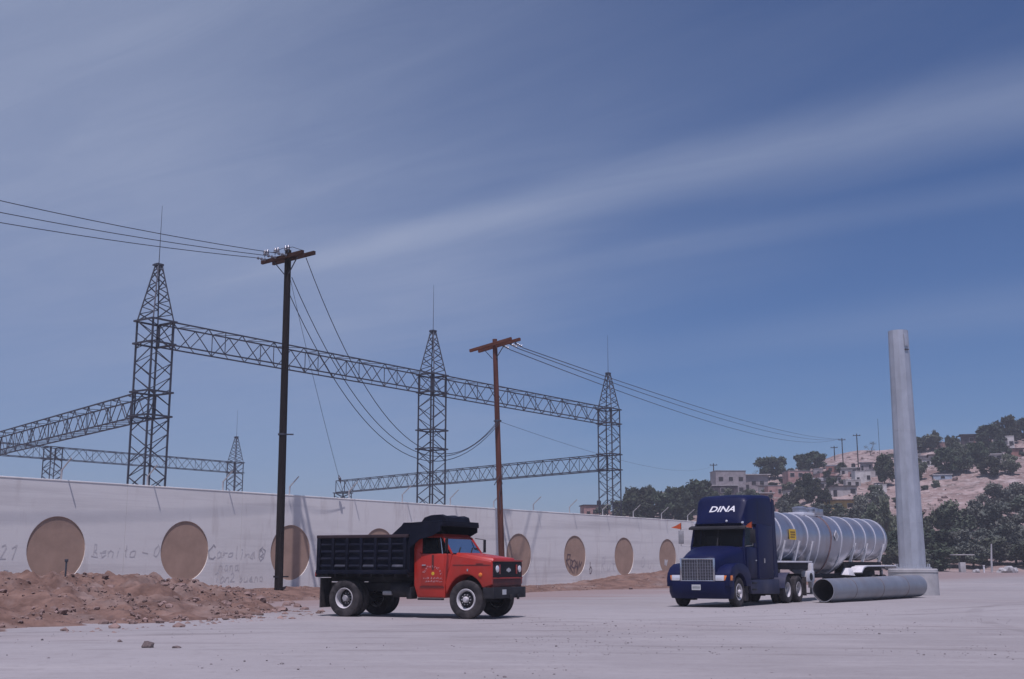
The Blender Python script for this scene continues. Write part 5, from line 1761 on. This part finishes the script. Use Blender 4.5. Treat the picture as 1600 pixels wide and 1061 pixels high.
def house(b, r, w_, h_, wall_mat, roof_mat, label, dep=None, turn=0.15, wins=2, door=True, rows=1, tank=False, over=0.25, slope=0.0, extra=None):
    x, y = b * r, r
    z = min(hill_z(x, y), hill_z(x - w_ / 2, y - 1), hill_z(x + w_ / 2, y - 1))
    t = thing('house', label, 'house', (x, y, z), -math.atan(b) + turn, 'houses on the hillside')
    d = dep or max(3.0, w_ * 0.8)
    H_ = h_
    hw = w_ / 2
    MB().hexa([(-hw, 0, -2.2), (hw, 0, -2.2), (hw, d, -2.2), (-hw, d, -2.2), (-hw, 0, H_), (hw, 0, H_), (hw, d, H_ + slope), (-hw, d, H_ + slope)]).build('wall', wall_mat, t, smooth=False)
    rf = MB().hexa([(-hw - over, -over, H_ + 0.003), (hw + over, -over, H_ + 0.003), (hw + over, d + over, H_ + slope + 0.003), (-hw - over, d + over, H_ + slope + 0.003),
                    (-hw - over, -over, H_ + 0.18), (hw + over, -over, H_ + 0.18), (hw + over, d + over, H_ + slope + 0.18), (-hw - over, d + over, H_ + slope + 0.18)]).build('roof', roof_mat, t, smooth=False)
    if tank:
        MB().lathe([(0.0, 1.15), (0.3, 1.1), (0.5, 0.95), (0.5, 0.0)], 12, 'z', (hw * 0.3, d * 0.5, H_ + 0.18)).build('water_tank', 'black', rf)
    hr = random.Random(int(b * 1e4))
    for k in range(rows):
        zz = 0.95 + k * 2.6 if rows > 1 else H_ * 0.42
        n = wins
        for i in range(n):
            cxw = -hw + w_ * (i + 0.5 + (0.35 if door and k == 0 and i == 0 else 0)) / n
            ww, wh = min(0.55, w_ * 0.11), min(0.5, H_ * 0.2)
            f_ = MB().box(cxw - ww - 0.06, cxw + ww + 0.06, -0.05, 0.002, zz - 0.06, zz + 2 * wh + 0.06).build('window', 'roof_pale' if hr.random() < 0.4 else wall_mat, t, smooth=False)
            box(cxw - ww, cxw + ww, -0.06, -0.048, zz, zz + 2 * wh).build('pane', 'void', f_)
    if door:
        dw = min(0.45, w_ * 0.1)
        box(-hw + w_ * 0.12 - dw * 0.3, -hw + w_ * 0.12 + dw * 1.5, -0.03, 0.002, -0.5, min(1.9, H_ * 0.72)).build('door', 'void', t)
    sw_ = hw * 0.4
    box(hw - 0.0, hw + 0.012, d * 0.4, d * 0.4 + 0.9, H_ * 0.35, H_ * 0.72).build('side_opening', 'void', t)
    return t


house(0.0714, 268.2, 6.0, 3.2, 'house_pink', 'roof_dark', 'pinkish house with dark roof and water tank left of the hillside tower', turn=0.2, wins=2, tank=True)
house(0.0965, 271.0, 4.2, 2.9, 'house_grey', 'roof_dark', 'dark-roofed shack half hidden behind the hillside lattice tower', turn=-0.1, wins=1)
house(0.1293, 283.3, 4.0, 2.9, 'house_white', 'roof_pale', 'small white house with two dark openings among dark trees', turn=-0.25, wins=2, door=False)
house(0.1842, 297.4, 7.6, 6.0, 'house_grey', 'roof_grey', 'grey two-storey block with flat roof above the blue tractor', turn=0.25, wins=3, rows=2, over=0.08)
house(0.179, 283.0, 6.0, 2.7, 'house_dark', 'roof_pale', 'low dark open-fronted shed below the grey two-storey block', turn=0.1, wins=2)
house(0.2049, 303.8, 6.3, 4.4, 'house_grey', 'roof_pale', 'house with an overhanging pale roof slab right of the grey block', turn=0.2, wins=2, over=0.7)
house(0.2429, 304.7, 6.4, 5.0, 'house_pink', 'roof_grey', 'unfinished pink house with dark openings on the ridge slope', turn=0.3, wins=3, rows=2, over=0.05)
house(0.2533, 292.0, 5.0, 2.8, 'house_brick', 'roof_grey', 'red brick house with a long sloping grey roof', turn=-0.15, wins=2, over=0.6, slope=1.2)
house(0.262, 281.0, 4.6, 2.6, 'house_pale', 'roof_dark', 'low pale house with two openings below the red brick house', turn=0.1, wins=2)
house(0.2955, 274.7, 3.6, 3.2, 'house_white', 'roof_pale', 'bright white house left of the tall steel pole', turn=0.3, wins=1, over=0.04)
house(0.287, 272.0, 3.4, 2.0, 'house_pale', 'roof_pale', 'white stepped terrace wall beside the bright white house', turn=0.2, wins=2, over=0.05, door=False)
house(0.2787, 260.2, 5.6, 2.7, 'house_pale', 'roof_dark', 'pale house with one black window above the yellow house', turn=0.15, wins=1, over=0.35)
house(0.2761, 245.4, 7.0, 2.8, 'house_yellow', 'roof_dark', 'yellow house with a dark overhanging roof above the tank trailer', turn=0.05, wins=2, over=0.6)
house(0.3101, 263.3, 2.4, 1.9, 'house_white', 'roof_pale', 'tiny white hut beside the steel pole', turn=0.1, wins=1, door=False, over=0.05)
house(0.417, 317.2, 4.8, 4.0, 'house_white', 'roof_pale', 'white two-window house near the right edge among ridge trees', turn=0.15, wins=1, over=0.05)
house(0.3905, 335.2, 5.9, 3.2, 'house_dark', 'roof_dark', 'house with a long dark roof on the ridge skyline', turn=0.1, wins=2, over=0.7)
house(0.365, 330.7, 3.4, 2.6, 'house_pink', 'roof_grey', 'small pink house on the ridge between trees', turn=-0.1, wins=1, over=0.1)
house(0.3865, 311.3, 4.6, 2.6, 'house_dark', 'roof_dark', 'dark open shed below the ridge skyline roof', turn=0.0, wins=1, over=0.4)
house(0.3626, 269.7, 4.0, 1.4, 'house_blue', 'roof_pale', 'low blue and white shed on the bare slope', turn=0.05, wins=1, door=False, over=0.15)
house(0.3387, 341.7, 2.6, 2.2, 'house_dark', 'roof_pale', 'white-roofed hut on the ridge just right of the steel pole', turn=0.1, wins=1, door=False, over=0.3)
house(0.341, 322.0, 2.4, 2.0, 'house_pale', 'roof_pale', 'small white hut a step below the white-roofed ridge hut', turn=0.1, wins=1, door=False, over=0.2)
house(0.2209, 274.6, 3.2, 2.9, 'house_pink', 'roof_grey', 'small pink hut up the slope behind the tractor fairing', turn=0.3, wins=1, over=0.05)
house(0.2241, 255.3, 3.9, 3.0, 'house_pink', 'house_pink', 'low pink masonry ruin just above the front of the silver barrel', turn=-0.2, wins=2, over=0.02)
house(0.4048, 287.9, 5.3, 2.0, 'house_pale', 'roof_pale', 'long low house with pale roof on the right slope', turn=0.1, wins=3, over=0.3)
house(0.425, 300.0, 4.0, 2.4, 'house_brick', 'roof_dark', 'dark red hut at the right edge of the slope', turn=0.1, wins=1, over=0.3)

hrng = random.Random(12)
for b, r in ((0.234, 292), (0.2475, 312), (0.258, 308), (0.266, 300), (0.272, 283), (0.2715, 306), (0.2835, 296), (0.2905, 288), (0.2985, 292), (0.3035, 281), (0.2365, 268), (0.2455, 276),
             (0.217, 289), (0.211, 268), (0.3355, 300), (0.349, 312), (0.3565, 300), (0.378, 322), (0.3975, 328), (0.4105, 312), (0.371, 284), (0.395, 298), (0.3315, 276), (0.352, 283)):
    wm = hrng.choice(('house_pink', 'house_grey', 'house_pale', 'house_brick', 'house_pale', 'house_white', 'house_pink'))
    house(b, r, hrng.uniform(2.4, 4.6), hrng.uniform(1.7, 2.9), wm, hrng.choice(('roof_grey', 'roof_dark', 'roof_pale', 'roof_grey')),
          'small weathered hut squeezed between the larger hillside houses', turn=hrng.uniform(-0.5, 0.5), wins=hrng.choice((1, 1, 2)), door=hrng.random() < 0.6,
          over=hrng.choice((0.05, 0.2, 0.4)), slope=hrng.choice((0, 0, 0.4, -0.3)), tank=hrng.random() < 0.25)

# ------------------------------------------------------------------ hillside: poles and the lines to them
hill_poles = []
for b, r, h_, lb in ((0.2724, 325.9, 4.4, 'shortest of the ridge utility poles'), (0.2793, 318.0, 6.9, 'middle ridge utility pole where the power lines end'),
                     (0.292, 305.1, 8.6, 'tallest ridge utility pole with a small crossarm'), (0.1699, 302.1, 7.1, 'utility pole on the slope above the blue tractor'),
                     (0.3106, 336.3, 10.4, 'very thin mast on the ridge left of the steel pole'), (0.3409, 209.7, 14.8, 'dark timber pole standing close behind the steel pole')):
    x, y = b * r, r
    z = hill_z(x, y)
    t = thing('utility_pole', lb, 'utility pole', (x, y, z), -math.atan(b))
    thick = 0.06 if h_ > 10 and r > 300 else (0.26 if r < 250 else 0.15)
    MB().tube([(0, 0, -1.5), (0, 0, h_)], [thick, thick * 0.8], 8).build('shaft', 'wood_dark' if r > 250 else 'wood_red', t)
    if thick > 0.1:
        MB().box(-0.95, 0.95, -0.08, 0.08, h_ - 0.55, h_ - 0.38).build('crossarm', 'wood_dark', t)
        for k in (-0.8, 0.0, 0.8):
            MB().lathe([(0.07, 0), (0.09, 0.12), (0.04, 0.25)], 8, 'z', (k, 0, h_ - 0.38)).build('insulator', 'insulator', t)
    hill_poles.append(Vector((x, y, z + h_)))
hp = hill_poles[1]
for (d, dz, e, nm, sg) in ((1.3, -0.5, 0.8, 'upper', 1.5), (0.95, -0.5, 0.0, 'middle', 2.0), (0.35, -0.5, -0.8, 'lower', 2.7)):
    catenary('power_line', on2(d, dz, 0.95), hp + Vector((e, 0, -0.2)), sg, 0.026, '%s of three long power lines from the reddish pole to the ridge' % nm, None, 44)
catenary('telephone_line', P2b + Vector((-0.3, 0, 9.3)), hill_poles[3] + Vector((0, 0, -0.6)), 2.0, 0.012, 'faint thin line from the reddish pole down towards the blue tractor', None, 40)

# ------------------------------------------------------------------ trees
TREE = {}


def make_tree(key, seed, leaf, lobes=15, leaves=190, size=0.30, spread=1.0, bare=False):
    """unit tree: about 1 high and 1 wide, scaled when placed"""
    rg = random.Random(seed)
    mb = MB()
    tr = MB()
    tr.tube([(0, 0, -0.15), (0.01, 0.01, 0.12), (0.0, 0.02, 0.34)], [0.042, 0.03, 0.02], 7)
    cent = []
    for i in range(lobes):
        a = rg.uniform(0, 6.283)
        rad = rg.random() ** 0.55 * 0.40 * spread
        z = rg.uniform(0.26, 0.84)
        rad *= (1.0 - abs(z - 0.5) * 0.75)
        c = Vector((rad * math.cos(a), rad * math.sin(a), z))
        cent.append((c, rg.uniform(0.09, 0.19)))
    for c, rr in cent[::2]:
        tr.tube([(0, 0.01, 0.22), c * 0.55 + Vector((0, 0, 0.14)), c], [0.016, 0.010, 0.004], 5)
    v, f = [], []
    for c, rr in cent:
        for k in range(leaves if not bare else leaves // 5):
            dv = Vector((rg.gauss(0, 1), rg.gauss(0, 1), rg.gauss(0, 0.8)))
            dv = dv.normalized() * rr * (rg.random() ** 0.4) * rg.uniform(0.8, 1.25)
            p = c + dv
            if p.z < 0.04:
                continue
            s = size * rg.uniform(0.5, 1.2) * 0.09
            u = Vector((rg.gauss(0, 1), rg.gauss(0, 1), rg.gauss(0, 1))).normalized()
            w2 = u.orthogonal().normalized()
            w2.rotate(Matrix.Rotation(rg.uniform(0, 6.28), 3, u))
            o_ = len(v)
            v += [p - u * s, p + w2 * s * 0.6, p + u * s, p - w2 * s * 0.6]
            f.append((o_, o_ + 1, o_ + 2, o_ + 3))
    mb.add(v, f)
    me1 = bpy.data.meshes.new('crown')
    me1.from_pydata([tuple(p) for p in mb.v], [], mb.f)
    me1.materials.append(M[leaf])
    TREE[key] = (tr.mesh('trunk', 'bark'), me1)


for i in range(3):
    make_tree('dark%d' % i, 20 + i, 'leaf_dark', 17, 200, 0.66)
    make_tree('mid%d' % i, 30 + i, 'leaf_mid', 16, 180, 0.64)
    make_tree('grey%d' % i, 40 + i, 'leaf_grey', 16, 160, 0.60)
make_tree('tall0', 50, 'leaf_dark', 13, 170, 0.6, 0.55)
make_tree('bare0', 51, 'leaf_grey', 12, 150, 0.30, 1.0, True)
trng = random.Random(77)


def tree(b, r, h_, w_, kind, label, group, name='tree'):
    x, y = b * r, r
    t = thing(name, label, 'tree' if name == 'tree' else 'bush', (x, y, max(hill_z(x, y), rise(y) - 0.1) - 0.08), trng.uniform(0, 6.28), group)
    key = kind + ('0' if kind in ('tall', 'bare') else str(trng.randrange(3)))
    sc_ = (w_ * 1.12, w_ * 1.12, h_ * 1.04)
    for nm, me_ in zip(('trunk', 'crown'), TREE[key]):
        o_ = link(nm, me_, t)
        o_.scale = sc_
    return t


CL, RG, MD, RS = ('dark tree in clump above the far wall end', 'clump of trees above the wall end'), \
    ('bushy tree on the ridge right of the steel pole', 'ridge trees right of the steel pole'), \
    ('dusty green tree growing among the hillside houses', 'trees among the hillside houses'), \
    ('scrubby tree on the slope right of the steel pole', 'trees on the right slope')
for b, r, h_, w_, k, lb in [
        (0.093, 266, 3.4, 5.6, 'mid', CL), (0.106, 265, 6.5, 6.3, 'dark', CL), (0.117, 257, 5.6, 5.5, 'dark', CL), (0.138, 256, 6.6, 6.1, 'dark', CL), (0.151, 259, 7.1, 6.2, 'dark', CL),
        (0.159, 262, 7.0, 5.6, 'dark', CL), (0.127, 253, 5.8, 5.2, 'dark', CL), (0.098, 258, 5.8, 5.2, 'dark', CL), (0.165, 261, 5.1, 4.7, 'dark', CL), (0.145, 250, 5.0, 5.0, 'dark', CL), (0.11, 250, 4.6, 5.4, 'dark', CL),
        (0.048, 269, 2.4, 4.6, 'dark', ('low dark bush-like tree at the left tip of the hill above the wall', None)),
        (0.077, 266, 2.6, 3.5, 'mid', ('small tree in front of the pinkish house with the water tank', None)),
        (0.117, 277, 5.4, 2.9, 'tall', ('narrow tree top poking up beside the small white house', None)),
        (0.214, 318, 6.0, 6.1, 'dark', ('large dark tree on the skyline above the sleeper cab, left of a pair', None)),
        (0.224, 319, 6.1, 6.1, 'dark', ('large dark tree on the skyline above the silver barrel front, right of a pair', None)),
        (0.245, 323, 5.2, 5.1, 'dark', ('dark skyline tree left of the ridge poles, left of two', None)),
        (0.256, 317, 5.1, 6.1, 'dark', ('dark skyline tree left of the ridge poles, right of two', None)),
        (0.303, 337, 4.2, 3.8, 'bare', ('sparse half-bare tree on the skyline beside the thin mast', None)),
        (0.344, 333, 4.5, 6.0, 'dark', RG), (0.353, 332, 4.8, 7.1, 'mid', RG), (0.359, 337, 5.6, 2.9, 'tall', ('narrow pointed dark tree on the right ridge skyline', None)),
        (0.371, 311, 6.9, 4.0, 'dark', RG), (0.404, 317, 7.1, 8.4, 'dark', RG), (0.42, 327, 7.9, 6.9, 'dark', ('tallest ridge tree at the right edge of the picture', None)),
        (0.435, 330, 6.5, 6.9, 'dark', RG), (0.393, 277, 5.9, 5.3, 'dark', RS), (0.366, 272, 6.1, 6.4, 'dark', RS), (0.38, 272, 5.2, 4.8, 'mid', RS), (0.313, 270, 6.9, 4.9, 'dark', RS),
        (0.308, 234, 4.2, 3.7, 'grey', MD), (0.42, 267, 4.5, 4.3, 'mid', RS), (0.404, 266, 4.4, 5.6, 'dark', RS), (0.343, 272, 5.1, 3.5, 'mid', RS), (0.34, 259, 5.8, 2.5, 'dark', RS), (0.372, 290, 5.0, 5.0, 'mid', RS), (0.412, 290, 5.0, 5.0, 'dark', RS), (0.384, 300, 4.6, 4.6, 'mid', RS),
        (0.236, 255, 5.4, 4.9, 'mid', MD), (0.247, 259, 6.9, 3.8, 'dark', MD), (0.261, 247, 4.8, 3.7, 'dark', MD), (0.228, 250, 4.7, 3.8, 'grey', MD), (0.292, 231, 4.4, 4.9, 'grey', MD),
        (0.304, 203, 6.2, 4.3, 'mid', MD), (0.313, 200, 7.8, 3.6, 'mid', MD), (0.202, 263, 3.7, 3.6, 'mid', MD), (0.191, 262, 3.6, 3.3, 'grey', MD), (0.271, 237, 2.9, 5.0, 'mid', MD),
        (0.255, 246, 2.7, 4.7, 'grey', MD), (0.239, 247, 3.4, 5.2, 'mid', MD), (0.181, 266, 3.7, 4.0, 'mid', MD), (0.278, 298, 3.0, 2.8, 'dark', MD), (0.265, 295, 2.8, 2.2, 'dark', MD), (0.248, 319, 3.2, 2.4, 'mid', MD),
        (0.254, 272, 4.0, 4.2, 'dark', MD), (0.268, 268, 3.6, 3.2, 'dark', MD), (0.232, 283, 3.6, 3.6, 'mid', MD), (0.305, 250, 3.6, 4.0, 'mid', MD), (0.298, 222, 3.8, 4.4, 'grey', MD), (0.284, 226, 3.2, 4.2, 'grey', MD)]:
    tree(b, r, h_, w_, k, lb[0], lb[1])
# the thicket at the foot of the hill
q = 0.318
i = 0
while q < 0.56:
    for row, (r_, hh) in enumerate(((172, 3.6), (184, 4.9), (198, 5.6), (216, 4.6))):
        if row == 3 and (q < 0.36 or trng.random() < 0.4):
            continue
        if row == 2 and q < 0.33:
            continue
        bb = q + trng.uniform(-0.006, 0.006) + row * 0.004
        tree(bb, r_ + trng.uniform(-5, 5), hh * trng.uniform(0.75, 1.2), trng.uniform(4.8, 7.0), trng.choice(('mid', 'grey', 'grey', 'dark')),
             ('front-row', 'second-row', 'third-row', 'back-row')[row] + ' tree of the thicket below the right slope', 'thicket at the foot of the hill')
    q += 0.0165
for q in (0.405, 0.418, 0.43, 0.445):
    tree(q, 236 + trng.uniform(-4, 4), 5.2, 6.0, 'grey', 'grey-green tree just above the thicket at the right edge', 'thicket at the foot of the hill')
for k in range(210):
    bb = trng.uniform(0.06, 0.55)
    rr = trng.uniform(interp(RANGE0, bb) + 20, interp(RANGE1, bb))
    s_ = trng.uniform(0.7, 1.9)
    tree(bb, rr, s_, s_ * trng.uniform(1.1, 1.9), trng.choice(('mid', 'grey', 'bare', 'dark')), 'low bush dotted on the bare hillside', 'bushes on the bare hillside', 'bush')
# rubble on the bare slope
rb = MB()
rr_ = random.Random(5)
for k in range(2600):
    bb = rr_.uniform(0.1, 0.52)
    y_ = rr_.uniform(interp(RANGE0, bb) + 8, interp(RANGE1, bb))
    r_ = min(1.0, 0.12 + rr_.expovariate(1 / 0.16))
    if fnoise(bb * y_, y_, 0.06, 41.0, 2) < -0.05:
        continue
    scatter(rb, (bb * y_, y_, hill_z(bb * y_, y_) + r_ * 0.3), r_, rr_)
o = rb.build('rubble', 'hill', None, smooth=False)
o['kind'] = 'stuff'
o['label'] = 'loose rubble and stones over the bare hillside'

# roadside odds and ends below the thicket
t = thing('roadside_stand', 'small open stand with a white roof slab right of the steel pole', 'stand', (0.3745 * 160, 160, rise(160)))
MB().box(-1.45, 1.35, -0.7, 0.7, 2.22, 2.34).build('roof', 'roof_pale', t, 0.01)
MB().box(-0.25, 0.25, -0.2, 0.2, 1.3, 2.22).build('post', 'wood_dark', t)
MB().box(-0.5, 0.2, -0.4, 0.4, -0.2, 1.3).build('counter', 'concrete', t, 0.02)
o = MB().tube([(0, 0, -0.3), (0.05, 0, 1.6), (0.2, 0, 3.7)], [0.16, 0.13, 0.09], 8).build('bare_trunk', 'post', None, loc=(0.398 * 158, 158, rise(158)))
tag(o, 'pale bare trunk standing before the thicket right of the roadside stand', 'trunk')
o = MB().bar((0, 0, -0.3), (0, 0, 0.85), 0.18).box(-0.12, 0.12, -0.12, 0.12, 0.85, 0.95).build('marker_post', 'white', None, loc=(0.3915 * 157, 157, rise(157)))
tag(o, 'short white marker post left of the pale bare trunk', 'post')
for bb, s_ in ((0.407, 0.7), (0.412, 0.9), (0.416, 0.6), (0.385, 0.5), (0.43, 0.7)):
    rock(bb * 157, 157, s_, 'pale boulder at the yard edge below the thicket', 'pale boulders below the thicket', rise(157), mat='concrete')

# each look-alike is told apart by its place in the row, counted from the left
ORD = ['first', 'second', 'third', 'fourth', 'fifth', 'sixth', 'seventh', 'eighth', 'ninth', 'tenth', 'eleventh', 'twelfth', 'thirteenth', 'fourteenth', 'fifteenth',
       'sixteenth', 'seventeenth', 'eighteenth', 'nineteenth', 'twentieth', 'twenty-first', 'twenty-second', 'twenty-third', 'twenty-fourth', 'twenty-fifth']
sets = {}
for ob in bpy.data.objects:
    if ob.parent is None and ob.get('label') and ob.get('group') and ob.get('category') in ('tree', 'rock', 'house'):
        sets.setdefault(ob['label'], []).append(ob)
for lb_, obs in sets.items():
    if 1 < len(obs) <= 25:
        obs.sort(key=lambda q_: q_.location.x / q_.location.y)
        for k, ob in enumerate(obs):
            ob['label'] = lb_ + ', ' + ORD[k] + ' from left'

# ------------------------------------------------------------------ dusty air
HAZE = 0.0006
if HAZE:
    mh = bpy.data.materials.new('dusty_air')
    mh.use_nodes = True
    nt = mh.node_tree
    nt.nodes.clear()
    pv = nt.nodes.new('ShaderNodeVolumePrincipled')
    pv.inputs['Color'].default_value = (0.86, 0.88, 0.95, 1)
    pv.inputs['Density'].default_value = HAZE
    pv.inputs['Anisotropy'].default_value = 0.0
    ou = nt.nodes.new('ShaderNodeOutputMaterial')
    nt.links.new(pv.outputs[0], ou.inputs['Volume'])
    hz = MB().box(-1801, 1801, -201, 2601, -16.0, 58.0)
    o = hz.build('haze', mh, None, smooth=False)
    o['kind'] = 'stuff'
    o['label'] = 'thin dusty haze over the yard and hill'
